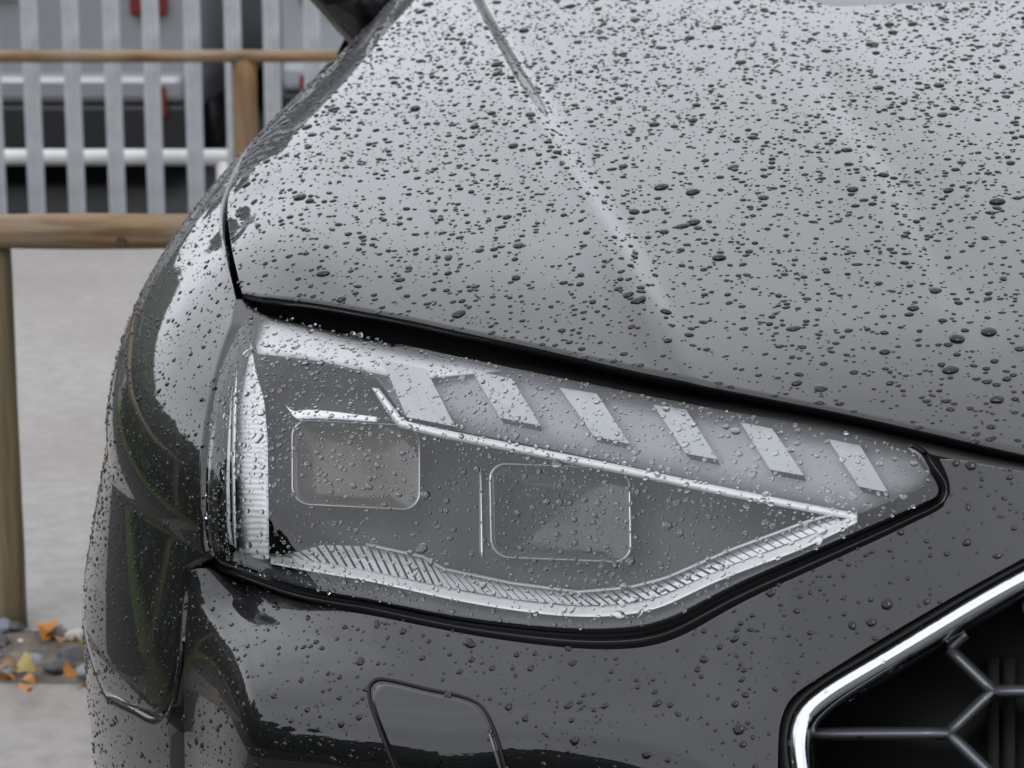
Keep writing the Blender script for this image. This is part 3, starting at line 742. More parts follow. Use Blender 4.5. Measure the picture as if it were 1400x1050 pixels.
# dark inner arch and underbody so nothing shows through
MB().box(-.66, .66, .42, 4.4, .22, .60).build('underbody', M['black'], car)
for sgn in (-1, 1):
    V = []; n = 24
    for xx in (.64, .925):
        for k in range(n): a = math.radians(-10 + 200 * k / (n - 1)); V.append((sgn * xx, AX_T + (ARCH_R + .004) * math.cos(a), AX_Z + (ARCH_R + .004) * math.sin(a)))
    panel('wheel_arch_liner', V, grid_faces(2, n), M['black'])

# ---- grille -----------------------------------------------------------------------------------
CH = bspline([(1130, 1330), (1108, 1150), (1094, 1050), (1091, 1005), (1098, 980), (1120, 957), (1180, 919), (1290, 853), (1400, 790), (1480, 757), (1560, 748), (1800, 753), (2292, 766)], 130)
def sweep(path, prof, fn):
    """sweep a closed profile (across px, depth m) along a pixel path lying on the bumper skin"""
    t = np.gradient(path, axis=0); t /= np.linalg.norm(t, axis=1)[:, None]; nn = np.stack([t[:, 1], -t[:, 0]], 1)
    V = np.array([fn(path + nn * w, d) for w, d in prof]); m, n = V.shape[:2]
    return V.reshape(-1, 3), [(i * n + j, i * n + j + 1, ((i + 1) % m) * n + j + 1, ((i + 1) % m) * n + j) for i in range(m) for j in range(n - 1)]
fb = lambda px, d: front(px, d, True)
prof = [(-25, .022), (-23, .011), (-18, .003), (-11, -.002), (-3, -.0048), (4, -.0046), (10, -.001), (14, .006), (14, .03), (-25, .03)]
V, F_ = sweep(CH, prof, fb)
grille = mesh_obj('grille', V, F_, M['chrome'], car); grille['label'] = 'chrome surround of the black honeycomb grille'
PANELS['chrome'] = (np.asarray(V), np.array(F_))
V, F_ = sweep(CH, [(14, .002), (19, .0025), (26, .004), (26, .02), (14, .02)], fb)
# which side is outward: keep the surround on the bumper side of the chrome
mesh_obj('grille_gap', V, F_, M['black'], grille)
V, F_ = sweep(CH, [(-17, .004), (-22, .010), (-27, .03), (-27, .06), (-17, .03)], fb)
fix_normals(mesh_obj('grille_inner_lip', V, F_, M['gloss_black'], grille))
bxs = np.linspace(1075, 2292, 30); bys = np.linspace(0, 1, 14)
chy = np.interp(bxs, CH[40:, 0][np.argsort(CH[40:, 0])], CH[40:, 1][np.argsort(CH[40:, 0])])
BP = np.stack([np.broadcast_to(bxs, (14, 30)), chy[None] * (1 - bys[:, None]) + 1420 * bys[:, None]], -1)
BK = front(BP, .085, True); mesh_obj('grille_backing', BK.reshape(-1, 3), grid_faces(14, 30), M['black'], grille)
def inside_grille(x, y): return 1100 < x < 2290 and y > np.interp(x, [1100, 1180, 1290, 1400, 1480, 1560, 2292], [985, 945, 880, 817, 783, 775, 790]) and y < 1400
segs = []
for col in range(0, 6):
    for rowi in range(-6, 7):
        ox = 1297 + col * 222; oy = 1003 + rowi * 116 - (58 if col % 2 else 0)
        segs += [((ox, oy), (ox + 60, oy - 58)), ((ox, oy), (ox + 60, oy + 58)), ((ox - (196 if col == 0 else 162), oy), (ox, oy))]
def bar(p, q):
    k = 9; P = polyline([p, q], k); ok = [inside_grille(*x) for x in P]
    if sum(ok) < 3: return
    P = P[np.array(ok)]; P = polyline(P, 6)
    t = (P[-1] - P[0]); t = t / np.linalg.norm(t); nn = np.array([t[1], -t[0]])
    V = []
    for w, d in [(-9, .030), (-7, .022), (-3, .017), (3, .017), (7, .022), (9, .030), (6, .065), (-6, .065)]: V.append(front(P + nn * w, d, True))
    V = np.array(V); m, n = V.shape[:2]
    F_ = [(i * n + j, i * n + j + 1, ((i + 1) % m) * n + j + 1, ((i + 1) % m) * n + j) for i in range(m) for j in range(n - 1)]
    F_ += [tuple(i * n for i in range(m)), tuple(i * n + n - 1 for i in range(m))[::-1]]
    o = fix_normals(mesh_obj('grille_bar', V.reshape(-1, 3), F_, M['satin'], grille))
    if max(p[0], q[0]) < 1460 and min(p[1], q[1]) < 1060: BARS.append((V.reshape(-1, 3), np.array([f for f in F_ if len(f) == 4][n - 1:3 * (n - 1)])))
for xv in (1350, 1372, 1560, 1760):
    V, F_ = strip([(xv, 900 if xv < 1500 else 800), (xv + 16, 900 if xv < 1500 else 800)], [(xv, 1300), (xv + 16, 1300)], .070, .070, .008, 3, 12, False, fn=lambda p_, d_: front(p_, d_, True))
    fix_normals(mesh_obj('duct_rib', V, F_, M['duct'], grille))
BARS = []
for p, q in segs: bar(p, q)
bv = []; bf = []
for v, f in BARS: bf.append(f + sum(len(x) for x in bv)); bv.append(v)
PANELS['bars'] = (np.concatenate(bv), np.concatenate(bf))

# ---- headlamp washer cover in the bumper ---------------------------------------------------------
WC = bspline([(560, 1095), (535, 1040), (516, 990), (504, 950), (505, 937), (514, 929), (530, 929), (590, 943), (640, 955), (656, 964), (668, 982), (682, 1020), (692, 1060), (698, 1095)], 90)
V, F_ = sweep(WC, [(-2.2, -.0006), (2.2, -.0006), (2.2, .002), (-2.2, .002)], fb)
cover_gap = mesh_obj('washer_cover_gap', V, F_, M['black'], car)
c0 = polyline(WC, 60)
inner = np.array([(600, 1085)])
ks = np.linspace(.965, .0, 26)
ctr = np.array([603, 1040.0])
CV = front(np.array([ctr + (c0 - ctr) * k for k in ks]), np.where(ks > .95, .0012, -.0009)[:, None] * np.ones((26, 60)), True)
panel('washer_cover', CV.reshape(-1, 3), grid_faces(26, 60), M['paint'])

# mirrored headlight on the far side
c = headlight.copy(); link(c, car); c.scale.x = -1
for o in HL:
    if o.name.startswith('reflector_rib'): continue
    k = o.copy(); link(k, c)
g2 = grille.copy(); link(g2, car); g2.scale.x = -1
for o in list(grille.children):
    k = o.copy(); link(k, g2)

# ================================================================= setting
def sheet(name, x0, x1, y0, y1, z, mat, kind='structure'):
    o = mesh_obj(name, [(x0, y0, z), (x1, y0, z), (x1, y1, z), (x0, y1, z)], [(0, 1, 2, 3)], mat, None, False); return tag(o, kind=kind)
sheet('ground', -400, 400, -400, 400, 0, M['asphalt'])
sheet('concrete_paving', -1.78, 14, 2.0, 7.25, .004, M['concrete'])
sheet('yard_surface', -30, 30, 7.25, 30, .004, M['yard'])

# strip of soil, stones and fallen leaves under the timber rail
nx, ny = 120, 16
V = []
for j in range(ny):
    for i in range(nx):
        x = -2.55 + 2.2 * i / (nx - 1); v = j / (ny - 1); y = 2.99 + .22 * v + .018 * math.sin(x * 9) * (v - .5)
        h = .016 * math.sin(math.pi * v) ** .5 * (0.6 + .6 * random.random()) + (0.0 if 0 < j < ny - 1 else -.006)
        V.append((x, y, .004 + h))
tag(mesh_obj('soil_strip', V, grid_faces(ny, nx), M['soil']), kind='structure')
stone_mats = [plain('stone_grey', (.22, .21, .20), .8, var=.4, scale=30, bump=.4, bscale=60), plain('stone_dark', (.06, .06, .062), .6, var=.4, scale=30), plain('stone_pale', (.42, .40, .37), .8, var=.3, scale=30), plain('stone_blue', (.16, .18, .21), .6, var=.3, scale=30)]
stone_me = []
for k in range(5):
    bm = bmesh.new(); bmesh.ops.create_icosphere(bm, subdivisions=2, radius=1)
    r2 = np.random.default_rng(k + 40); ax = r2.normal(size=(7, 3)); ax /= np.linalg.norm(ax, axis=1)[:, None]; lim = r2.uniform(.55, .85, 7)
    for v in bm.verts:
        p = np.array(v.co)
        for a_, l_ in zip(ax, lim):
            d = p @ a_
            if d > l_: p = p - a_ * (d - l_)
        v.co = p + r2.normal(size=3) * .02
    me = bpy.data.meshes.new('stone'); bm.to_mesh(me); bm.free(); stone_me.append(me)
smesh = {}
def stone(x, y, r, mi, label, group='loose stones under the timber rail'):
    k = random.randrange(5); key = (k, mi)
    if key not in smesh:
        me = stone_me[k].copy(); me.materials.append(stone_mats[mi]); smesh[key] = me
    o = link(bpy.data.objects.new('stone', smesh[key])); fl = random.uniform(.5, .75)
    o.scale = (r * random.uniform(.9, 1.4), r * random.uniform(.8, 1.1), r * fl); o.location = (x, y, .012 + r * fl * .55)
    o.rotation_euler = (random.uniform(-.3, .3), random.uniform(-.3, .3), random.uniform(0, 6.3))
    tag(o, label, 'stone', group)
lab = ['grey stone lying in the soil strip below the timber rail', 'dark stone lying in the soil strip below the timber rail', 'pale stone lying in the soil strip below the timber rail', 'bluish stone lying in the soil strip below the timber rail']
for i in range(150):
    x = random.uniform(-1.05, -.42) if i < 120 else random.uniform(-2.4, -1.05)
    y = random.uniform(3.0, 3.19); r = random.choice([.006, .008, .010, .012, .015, .02])
    mi = random.choice([0, 0, 1, 2, 3]); stone(x, y, r, mi, lab[mi])
leaf_mats = [plain('leaf_orange', (.36, .15, .03), .6, var=.3, scale=40), plain('leaf_brown', (.20, .10, .04), .7, var=.3, scale=40), plain('leaf_yellow', (.28, .22, .07), .6, var=.3, scale=40)]
def leaf_mesh(mat):
    n = 9; V = []; 
    for i in range(n):
        u = i / (n - 1); w = math.sin(math.pi * u ** .8) * .42 * (1 + .25 * (i % 2)); c = .34 * math.sin(u * 3.4)
        V += [(u - .5, -w, c + .12 * abs(w)), (u - .5, 0, c), (u - .5, w, c + .12 * abs(w))]
    me = bpy.data.meshes.new('fallen_leaf'); me.from_pydata(V, [], grid_faces(n, 3)); me.materials.append(mat); me.polygons.foreach_set('use_smooth', [True] * len(me.polygons)); return me
leaf_me = [leaf_mesh(m) for m in leaf_mats]
leaf_lab = ['curled orange leaf fallen among the stones below the rail', 'brown leaf fallen among the stones below the rail', 'yellow leaf fallen among the stones below the rail']
def leaf(x, y, z, size, mi):
    o = link(bpy.data.objects.new('fallen_leaf', leaf_me[mi])); o.scale = (size, size, size); o.location = (x, y, z + .012)
    o.rotation_euler = (random.uniform(-.5, .9), random.uniform(-.4, .4), random.uniform(0, 6.3)); tag(o, leaf_lab[mi], 'leaf', 'fallen leaves under the timber rail')
for px_, py_, sz, mi in [(66, 862, .034, 0), (76, 870, .03, 0), (58, 868, .028, 0), (92, 918, .026, 0), (36, 912, .034, 2), (38, 935, .026, 0), (34, 945, .022, 0), (117, 945, .024, 0), (10, 930, .024, 0), (84, 878, .022, 1), (12, 915, .03, 1), (105, 880, .02, 2)]:
    R = rays(np.array([[px_, py_]]))[0]; zz = .03; L = (zz - CAMH) / R[2]; P = CAM + R * L
    leaf(P[0], P[1], zz - .012, sz, mi)
for i in range(20): leaf(random.uniform(-1.6, -.45), random.uniform(3.0, 3.2), .018, random.uniform(.015, .03), random.choice([0, 1, 1, 1, 2]))

# ---- timber rails --------------------------------------------------------------------------------
def log(name, p0, p1, r, mat, parent, n=14, k=24, wob=.04):
    pts = [Vector(p0).lerp(Vector(p1), i / (k - 1)) for i in range(k)]
    rr = [r * (1 + random.uniform(-wob, wob)) for _ in range(k)]
    return MB().tube(pts, rr, n).build(name, mat, parent, True)
def timber_fence(y, z, x0, x1, r, posts, pr, label, pm='post_wood'):
    e = empty('timber_rail_fence', ((x0 + x1) / 2, y, 0), label, 'fence'); L = e.location
    log('rail', (x0 - L.x, -pr * .6, z), (x1 - L.x, -pr * .6, z), r, M['rail_wood'], e, 16, 40)
    for x in posts: log('post', (x - L.x, 0, -.02), (x - L.x, 0, z + r * .4), pr, M[pm], e, 16, 10, .02)
    return e
RY = 3.23
zr = CAMH - (316 + 163) / 3200 * RY * 1.0
def z_at(py, y):
    R = rays(np.array([[700., py]]))[0]; return CAMH + R[2] * y / R[1]
def x_at(px_, py, y):
    R = rays(np.array([[float(px_), float(py)]]))[0]; return R[0] * y / R[1]
e1 = timber_fence(RY, z_at(316, RY - .02), -2.55, -.30, .0245, [x_at(-8, 600, RY), -2.5, -.335], .036, 'weathered round timber knee rail beside the car with stones at its foot')
kx = x_at(166, 333, RY - .045)
b = MB().tube([(kx - e1.location.x, -.0415, z_at(330, RY - .045)), (kx - e1.location.x, -.0475, z_at(330, RY - .045))], .007, 10); b.build('knot', M['knot'], e1)
FY2 = 6.75
e2 = timber_fence(FY2, z_at(76, FY2), -2.6, 5.2, .0175, [x_at(335, 150, FY2), x_at(335, 150, FY2) - 1.8, x_at(335, 150, FY2) + 1.8, x_at(335, 150, FY2) + 3.6, x_at(335, 150, FY2) + 5.4], .036, 'thin brown timber rail on stout round posts along the steel palisade', 'brown_wood')

# ---- palisade fence -------------------------------------------------------------------------------
PY = 7.35
pal = empty('palisade_fence', (0, PY, 0), 'galvanised steel palisade fence of tall upright pales', 'fence')
def pale_mesh():
    w, d, t = .0265, .012, .003; prof = [(-w, d), (-w * .55, 0), (-w * .18, d * .7), (w * .18, d * .7), (w * .55, 0), (w, d)]
    V = []; 
    for z, k in ((-.01, 1), (2.25, 1), (2.4, .15)):
        V += [(x * k, y - .004, z) for x, y in prof] + [(x * k, y - .004 + t, z) for x, y in reversed(prof)]
    n = 12; F_ = grid_faces(3, n, wrap=True) + [tuple(range(n))[::-1], tuple(2 * n + j for j in range(n))]
    me = bpy.data.meshes.new('pale'); me.from_pydata(V, [], F_); me.materials.append(M['galv']); return me
pm = pale_mesh()
PIT = 54.6 * PY / FPX
xs0 = x_at(47, 150, PY)
for k in range(-6, 50):
    o = link(bpy.data.objects.new('pale', pm), pal); o.location = (xs0 + k * PIT + random.uniform(-.004, .004), -.02, 0); o.rotation_euler.z = random.uniform(-.03, .03)
for z in (1.75,):
    MB().box(-2.3, 8, 0, .04, z, z + .045).build('fence_rail', M['galv'], pal)
for x in np.arange(-2.25, 8.1, 2.9):
    MB().box(x - .05, x + .05, .01, .065, -.02, 2.3).build('fence_post', M['galv'], pal)
# white pipe barrier behind it
bar_e = empty('pipe_barrier', (0, 7.62, 0), 'low white painted pipe barrier behind the steel palisade', 'barrier')
zp = z_at(215, 7.62)
MB().tube([(-3.4, 0, zp), (x_at(312, 215, 7.62), 0, zp)], .027, 16).build('pipe', M['white_pipe'], bar_e, True)
for x in (-3.3, -2.4, x_at(306, 215, 7.62)): MB().tube([(x, .0, -.02), (x, .0, zp)], .026, 12).build('pipe_leg', M['white_pipe'], bar_e, True)

# ---- parked vehicles beyond the fence ----------------------------------------------------------------
def vehicle(x, y, w, length, hgt, mat, name, label, waist, tail, gap=.24):
    e = empty(name, (x, y, 0), label, 'car' if hgt < 1.7 else 'van')
    hw = w / 2
    secs = []                                               # cross-section rings along the length (rear at y=0)
    for yy, zlo, wz, zt, k in [(.02, .30, waist, hgt * .93, .94), (.10, .24, waist, hgt * .98, 1.0), (length * .5, .22, waist, hgt, 1.0), (length * .75, .22, waist, hgt * (.99 if hgt > 1.7 else .90), 1.0), (length - .05, .24, waist * .9, waist * (1.15 if hgt > 1.7 else 1.0), .92)]:
        tw = .93 if hgt > 1.7 else .72
        secs.append([(-hw * k * .97, yy, zlo), (-hw * k, yy, zlo + .12), (-hw * k, yy, wz), (-hw * k * tw, yy, zt - .05), (-hw * k * (tw - .06), yy, zt), (hw * k * (tw - .06), yy, zt), (hw * k * tw, yy, zt - .05), (hw * k, yy, wz), (hw * k, yy, zlo + .12), (hw * k * .97, yy, zlo)])
    A = np.array(secs); n, m = A.shape[:2]
    o = mesh_obj('body', A.reshape(-1, 3), grid_faces(n, m, wrap=True) + [tuple(range(m)), tuple((n - 1) * m + j for j in range(m))], mat, e, False)
    md = o.modifiers.new('bevel', 'BEVEL'); md.width = .03; md.segments = 2; md.limit_method = 'ANGLE'
    MB().box(-hw * .74, hw * .74, -.006, .03, waist + .06, hgt * .86).build('rear_window', M['glass_dark'], e, False, .01)
    MB().box(-hw * .98, hw * .98, -.075, .06, gap, gap + .20).build('lower_bumper', M['dark_plastic'], e, False, .02)
    MB().box(-hw * .97, hw * .97, -.085, .05, gap + .202, gap + .30).build('bumper', mat, e, False, .025)
    MB().box(-.26, .26, -.012, .02, waist - .26, waist - .15).build('number_plate', M['white_pipe'], e)
    for sgn in (-1, 1):
        b = MB(); x0 = sgn * hw * .90; b.box(min(x0, x0 - sgn * .13), max(x0, x0 - sgn * .09), -.02, .04, tail[0], tail[1]); b.build('tail_light', M['red_lamp'], e, False, .012)
        b = MB(); b.box(x0 - .05 if sgn > 0 else x0, x0 if sgn > 0 else x0 + .05, -.093, .0, gap + .16, gap + .26); b.build('reflector', M['red_lamp'], e)
        for wy in (length * .2, length * .8): wheel(e, sgn * hw * .86, wy, .31, .31, sgn, .2)
    return e
VY = 8.25
vehicle(x_at(222, 100, VY) - .75, VY, 1.72, 4.0, 1.48, M['silver_paint'], 'parked_car', 'silver hatchback with red tail lights parked behind the palisade fence', .92, (.60, .86), .10)
vehicle(x_at(300, 60, VY) + 1.12, VY + .25, 1.9, 4.9, 2.0, M['white_paint'], 'parked_van', 'pale grey van parked beside the silver hatchback behind the fence', 1.05, (.62, 1.0), .12)

# ---- hedge, lawn and trees around the yard (mirrored in the paint) ------------------------------------
def leaves(centers, normals_rand, size, name, mat, parent=None):
    n = len(centers); r = np.random.default_rng(11)
    u = r.normal(size=(n, 3)); u /= np.linalg.norm(u, axis=1)[:, None]; w = r.normal(size=(n, 3)); v = np.cross(u, w); v /= np.linalg.norm(v, axis=1)[:, None]
    sz = size * r.uniform(.6, 1.3, n)[:, None]
    V = np.stack([centers - u * sz, centers - v * sz * .5, centers + u * sz, centers + v * sz * .5], 1).reshape(-1, 3)
    me = bpy.data.meshes.new(name); me.vertices.add(4 * n); me.vertices.foreach_set('co', V.ravel())
    me.loops.add(4 * n); me.loops.foreach_set('vertex_index', np.arange(4 * n)); me.polygons.add(n)
    me.polygons.foreach_set('loop_start', np.arange(n) * 4); me.polygons.foreach_set('loop_total', np.full(n, 4)); me.update(); me.validate()
    me.materials.append(mat); return link(bpy.data.objects.new(name, me), parent)
sheet('lawn', -30, -2.5, -40, 7.0, .009, M['grass'])
sheet('dark_ground_strip', -2.5, -1.78, -9, 7.2, .007, M['dark_strip'])  # unseen dark ground, added for the lower fender to reflect
def hedge(x0, x1, y0, y1, h, label, n=24000):
    c = rng.uniform((x0, y0, .05), (x1, y1, h), (n, 3)); c[:, 2] *= 1 - .10 * np.sin(c[:, 1] * 2.3) ** 2 * rng.uniform(0, 1, n)
    e = empty('hedge', ((x0 + x1) / 2, (y0 + y1) / 2, 0), label, 'hedge')
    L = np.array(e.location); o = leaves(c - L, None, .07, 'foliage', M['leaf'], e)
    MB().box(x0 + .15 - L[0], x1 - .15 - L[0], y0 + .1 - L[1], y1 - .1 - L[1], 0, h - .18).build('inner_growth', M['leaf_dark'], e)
hedge(-3.6, -2.75, -7, 6.4, .92, 'clipped green hedge along the lawn beside the car')
def tree(x, y, h, cr, seed, mat, label, n=7000, proto=[None] * 4):
    e = empty('tree', (x, y, 0), label, 'tree', 'trees around the car park'); r = np.random.default_rng(seed)
    b = MB().tube([(0, 0, -.1), (.05, .02, h * .25), (-.04, .06, h * .5), (.05, 0, h * .8)], [.03 * h, .024 * h, .016 * h, .005 * h], 10)
    for k in range(7):
        a = r.uniform(0, 6.3); z0 = h * r.uniform(.28, .6); b.tube([(0, 0, z0), (cr * .4 * math.cos(a), cr * .4 * math.sin(a), z0 + h * .12), (cr * .8 * math.cos(a), cr * .8 * math.sin(a), z0 + h * .26)], [.011 * h, .007 * h, .002 * h], 7)
    b.build('trunk', M['bark'], e, True)
    blobs = r.normal(size=(26, 3)) * [cr * .45, cr * .45, h * .17] + [0, 0, h * .62]; br = r.uniform(.16, .34, 26) * cr
    k = r.integers(0, 26, n); d = r.normal(size=(n, 3)); d /= np.linalg.norm(d, axis=1)[:, None]
    c = blobs[k] + d * (br[k] * r.uniform(.5, 1.05, n) ** .5)[:, None]
    leaves(c, None, .16, 'crown', mat, e)
tl = 'dark leafy tree standing beyond the hedge, mirrored in the paint'
for i, (x, y, h, cr) in enumerate([(-11, -3, 2.3, 1.3), (-12.5, 3, 3.2, 2.0), (-13, -9, 2.8, 1.5), (-8.6, .9, 2.3, 1.1), (-9.4, 2.6, 2.8, 1.3)]): tree(x, y, h, cr, 100 + i, M['leaf_dark'], tl)
tl = 'tall dark tree standing beyond the parked vehicles, mirrored in the shoulder'
for i, (x, y, h, cr) in enumerate([(-3.7, 17.8, 6.0, 1.6), (-4.7, 17.4, 6.2, 1.5), (-4.6, 20.5, 7.2, 1.8)]): tree(x, y, h, cr, 300 + i, M['leaf_dark'], tl)
tl = 'dark leafy tree standing behind the photographer, mirrored in the bumper'
for i, (x, y, h, cr) in enumerate([(-12, -24, 4.6, 2.8), (-6.5, -26, 3.6, 2.6), (-1.5, -25, 4.8, 3.0), (4, -27, 5.4, 3.2), (9.5, -26, 4.4, 2.8), (15, -27, 5.0, 3.0)]): tree(x, y, h, cr, 200 + i, M['leaf_dark'], tl)
hedge(-16, 18, -30.5, -29.5, 2.0, 'long hedge closing the far side of the car park')
hedge(-14, 14, 16.5, 17.6, 2.2, 'tall hedge behind the parked vehicles', 30000)

# ================================================================= rain
CARM = Matrix.Translation((CAR_X, CAR_Y, 0)) @ Matrix.Rotation(-CAR_YAW, 4, 'Z')
CAMC = to_car(CAM[None])[0]
def dome(seg, rings, seed, wob):
    r = np.random.default_rng(seed); ph = r.uniform(0, 6.28, 3); am = r.uniform(0, wob, 3)
    V = [];
    prof = [(.90, -.10), (1.0, .05)] + [(math.cos(k / (rings) * math.pi / 2) ** .85, .05 + .95 * math.sin(k / rings * math.pi / 2)) for k in range(1, rings)]
    for rr, z in prof:
        for j in range(seg):
            a = 2 * math.pi * j / seg; w = 1 + am[0] * math.cos(2 * a + ph[0]) + am[1] * math.cos(3 * a + ph[1]) + am[2] * .6 * math.cos(5 * a + ph[2])
            V.append((rr * w * math.cos(a), rr * w * math.sin(a), z))
    n = len(prof); F_ = grid_faces(n, seg, wrap=True)
    V.append((0, 0, 1.0)); V.append((0, 0, -.10)); t = n * seg
    F_ += [((n - 1) * seg + j, (n - 1) * seg + (j + 1) % seg, t) for j in range(seg)] + [((j + 1) % seg, j, t + 1) for j in range(seg)]
    return np.array(V, float), F_
def mottle(P):
    return .5 + .25 * np.sin(P[:, 0] * 31 + 2 * np.sin(P[:, 1] * 23)) + .25 * np.sin(P[:, 1] * 37 + 1.7 * np.sin(P[:, 0] * 19 + P[:, 2] * 40))
def scatter(V, Q, dens, r0, r1, power, keep=.0, win=(-120, -80, 1800, 1150)):
    T = np.concatenate([Q[:, [0, 1, 2]], Q[:, [0, 2, 3]]]); A, B, C = V[T[:, 0]], V[T[:, 1]], V[T[:, 2]]
    N = np.cross(B - A, C - A); ar = np.linalg.norm(N, axis=1) / 2; ok = ar > 1e-12
    ctr = (A + B + C) / 3; px, f = project(ctr)
    ok &= (px[:, 0] > win[0]) & (px[:, 0] < win[2]) & (px[:, 1] > win[1]) & (px[:, 1] < win[3]) & (f > .5)
    T, A, B, C, N, ar, ctr = T[ok], A[ok], B[ok], C[ok], N[ok], ar[ok], ctr[ok]
    N = N / np.linalg.norm(N, axis=1)[:, None]; fl = ((CAMC - ctr) * N).sum(1) < 0; N[fl] *= -1
    n = rng.poisson(dens * ar.sum()); k = rng.choice(len(ar), n, p=ar / ar.sum())
    u, v = rng.uniform(size=(2, n)); sw = u + v > 1; u[sw], v[sw] = 1 - u[sw], 1 - v[sw]
    P = A[k] + (B[k] - A[k]) * u[:, None] + (C[k] - A[k]) * v[:, None]
    rad = r0 * (r1 / r0) ** (rng.uniform(size=n) ** power)
    m = mottle(P) + rng.uniform(-.5, .5, n) > keep
    return P[m], N[k][m], rad[m]
DENS = {                     # panel: list of (drops per m2, smallest, largest radius in m, power, mottle threshold)
    'bonnet': [(330, .0030, .0052, 1.8, .15), (9200, .0012, .0026, 1.6, .05), (15000, .0005, .0011, 1.2, .1)],
    'headlight': [(700, .0020, .0032, 1.5, .1), (24000, .0009, .0019, 1.5, .1), (40000, .0004, .0009, 1.0, .1)],
    'bumper': [(260, .0022, .0042, 2.2, .1), (7000, .0010, .0023, 1.5, .05), (16000, .0004, .0010, 1.1, .1)],
    'bumper_side': [(5500, .0009, .0019, 1.4, .1), (10000, .0004, .0009, 1.1, .1)],
    'fender': [(7000, .0009, .0020, 1.4, .1), (20000, .0004, .0009, 1.1, .1)],
    'chrome': [(2200, .0008, .0018, 1.3, .3)],
    'bars': [(7000, .0012, .0022, 1.0, .0)],
}
allP, allN, allR, allK = [], [], [], []
cell = {}
CS = .006
for name, classes in DENS.items():
    for dens, r0, r1, pw, kp in classes:
        P, N, R = scatter(*PANELS[name], dens, r0, r1, pw, kp, (-120, -80, 2750 if name == 'bonnet' else 2300, 1150))
        o = np.argsort(-R)
        for i in o:
            p, r = P[i], R[i]; key = tuple((p // CS).astype(int)); bad = False
            for dx in (-1, 0, 1):
                for dy in (-1, 0, 1):
                    for dz in (-1, 0, 1):
                        for q, rq in cell.get((key[0] + dx, key[1] + dy, key[2] + dz), ()):
                            if (p[0]-q[0])**2 + (p[1]-q[1])**2 + (p[2]-q[2])**2 < (1.12 * (r + rq))**2: bad = True; break
                        if bad: break
                    if bad: break
                if bad: break
            if bad: continue
            cell.setdefault(key, []).append((p, r)); allP.append(p); allN.append(N[i]); allR.append(r); allK.append(name)
P = np.array(allP); N = np.array(allN); R = np.array(allR); K = np.array(allK)
px, f = project(P)
# tangent frame: x along the level direction of the surface, y down the slope
X = np.cross(N, np.array([0, 0, 1.0])); ln = np.linalg.norm(X, axis=1); X[ln < 1e-3] = (1, 0, 0); X /= np.linalg.norm(X, axis=1)[:, None]
ang = rng.normal(0, .5, len(P)); Y = np.cross(N, X)
X, Y = X * np.cos(ang)[:, None] + Y * np.sin(ang)[:, None], -X * np.sin(ang)[:, None] + Y * np.cos(ang)[:, None]
el = 1 + np.abs(rng.normal(0, .26, len(P))); hh = rng.uniform(.42, .60, len(P)) * np.where(K == 'headlight', 1.3, 1.0)
inframe = (px[:, 0] > 4) & (px[:, 0] < 1396) & (px[:, 1] > 4) & (px[:, 1] < 1046)
facing = ((CAMC - P) / np.linalg.norm(CAMC - P, axis=1)[:, None] * N).sum(1)
score = R * R / f**2 * (facing + .3) * inframe * (facing > .02)
big = np.argsort(-score)[:300]
isbig = np.zeros(len(P), bool); isbig[big] = True
bigme = []
for k in range(8):
    V, F_ = dome(18, 6, k, .11); me = bpy.data.meshes.new('rain_drop'); me.from_pydata(V.tolist(), [], F_); me.materials.append(M['bead']); me.polygons.foreach_set('use_smooth', [True] * len(me.polygons)); bigme.append(me)
clearme = []
for me in bigme: c = me.copy(); c.materials.clear(); c.materials.append(M['water']); clearme.append(c)
where = {'bonnet': ('large rain drop beaded on the black bonnet', 'rain drops on the bonnet'), 'headlight': ('clear rain drop clinging to the headlight cover', 'rain drops on the headlight'),
         'bumper': ('dark rain drop beaded on the black bumper', 'rain drops on the bumper'), 'bumper_side': ('rain drop on the side of the bumper', 'rain drops on the bumper side'),
         'fender': ('rain drop on the glossy black fender', 'rain drops on the fender'), 'chrome': ('rain drop on the chrome grille surround', 'rain drops on the chrome'), 'bars': ('rain drop on a grille bar', 'rain drops on the grille bars')}
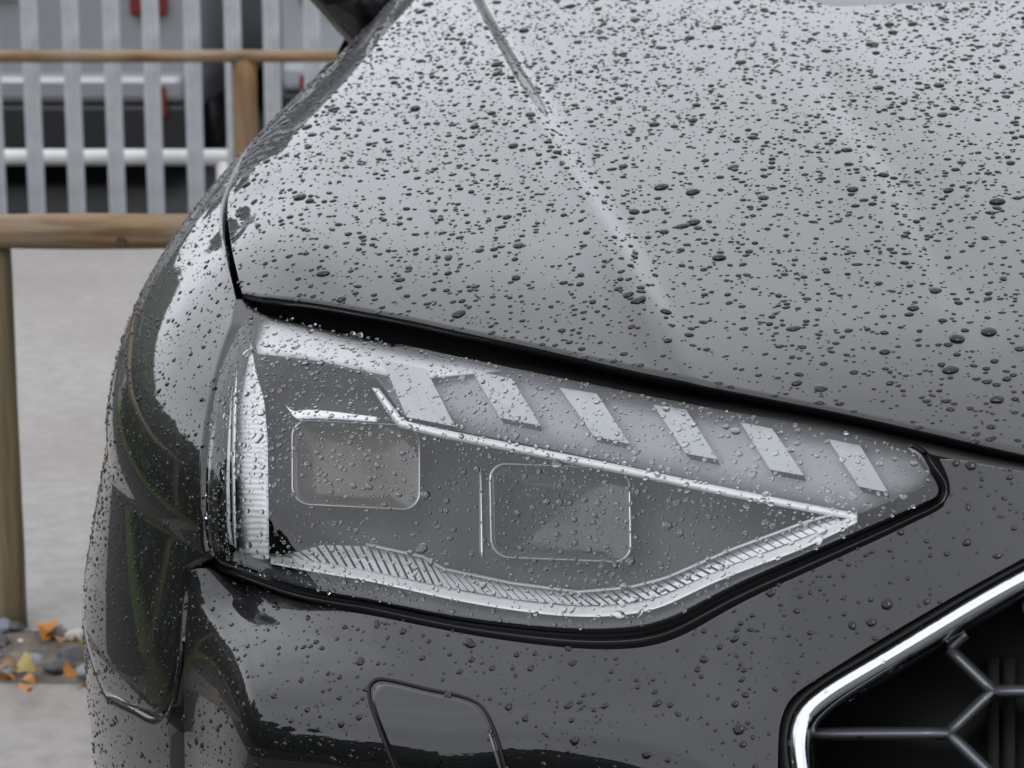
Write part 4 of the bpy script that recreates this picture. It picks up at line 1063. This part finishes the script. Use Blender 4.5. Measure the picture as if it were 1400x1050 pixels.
for i in big:
    o = link(bpy.data.objects.new('rain_drop', (clearme if K[i] in ('headlight', 'chrome') else bigme)[random.randrange(8)]))
    m = Matrix(((X[i][0], Y[i][0], N[i][0], P[i][0]), (X[i][1], Y[i][1], N[i][1], P[i][1]), (X[i][2], Y[i][2], N[i][2], P[i][2]), (0, 0, 0, 1)))
    o.matrix_world = CARM @ m @ Matrix.Diagonal((R[i] * el[i], R[i], R[i] * hh[i], 1))
    tag(o, where[K[i]][0], 'rain drop', where[K[i]][1])
rest = np.where(~isbig & (facing > -.15))[0]
VS, FS, base, MI = [], [], 0, []
for v in range(4):
    for lo, hi, seg, rg in ((0, .0011, 8, 3), (.0011, 1, 12, 4)):
        ids = rest[(rest % 4 == v) & (R[rest] >= lo) & (R[rest] < hi)]
        if not len(ids): continue
        T, F_ = dome(seg, rg, 50 + v, .09); F4 = [q for q in F_]
        W = (P[ids][:, None] + X[ids][:, None] * (T[None, :, 0:1] * (R * el)[ids][:, None, None]) + Y[ids][:, None] * (T[None, :, 1:2] * R[ids][:, None, None])
             + N[ids][:, None] * (T[None, :, 2:3] * (R * hh)[ids][:, None, None]))
        VS.append(W.reshape(-1, 3)); k = len(T)
        for j in range(len(ids)):
            FS.append((base + j * k, F_))
        MI.append(np.repeat(np.isin(K[ids], ('headlight', 'chrome')).astype(int), len(F_)))
        base += len(ids) * k
VS = np.concatenate(VS)
li, ls, lt = [], [], []; cur = 0
cache = {}
for b, F_ in FS:
    key = id(F_)
    if key not in cache: cache[key] = (np.array([i for q in F_ for i in q]), np.array([len(q) for q in F_]))
    a, l_ = cache[key]; li.append(a + b); lt.append(l_)
li = np.concatenate(li); lt = np.concatenate(lt); ls = np.r_[0, np.cumsum(lt)[:-1]]
me = bpy.data.meshes.new('fine_rain_drops'); me.vertices.add(len(VS)); me.vertices.foreach_set('co', VS.ravel())
me.loops.add(len(li)); me.loops.foreach_set('vertex_index', li); me.polygons.add(len(lt))
me.polygons.foreach_set('loop_start', ls); me.polygons.foreach_set('loop_total', lt); me.polygons.foreach_set('use_smooth', [True] * len(lt))
me.update(); me.validate(); me.materials.append(M['bead']); me.materials.append(M['water']); me.polygons.foreach_set('material_index', np.concatenate(MI))
o = link(bpy.data.objects.new('fine_rain_drops', me)); o.matrix_world = CARM
tag(o, 'fine rain drops covering the car\'s black paint and headlight', 'rain drops', kind='stuff')
print('DROPS', len(P), 'tris', len(lt))
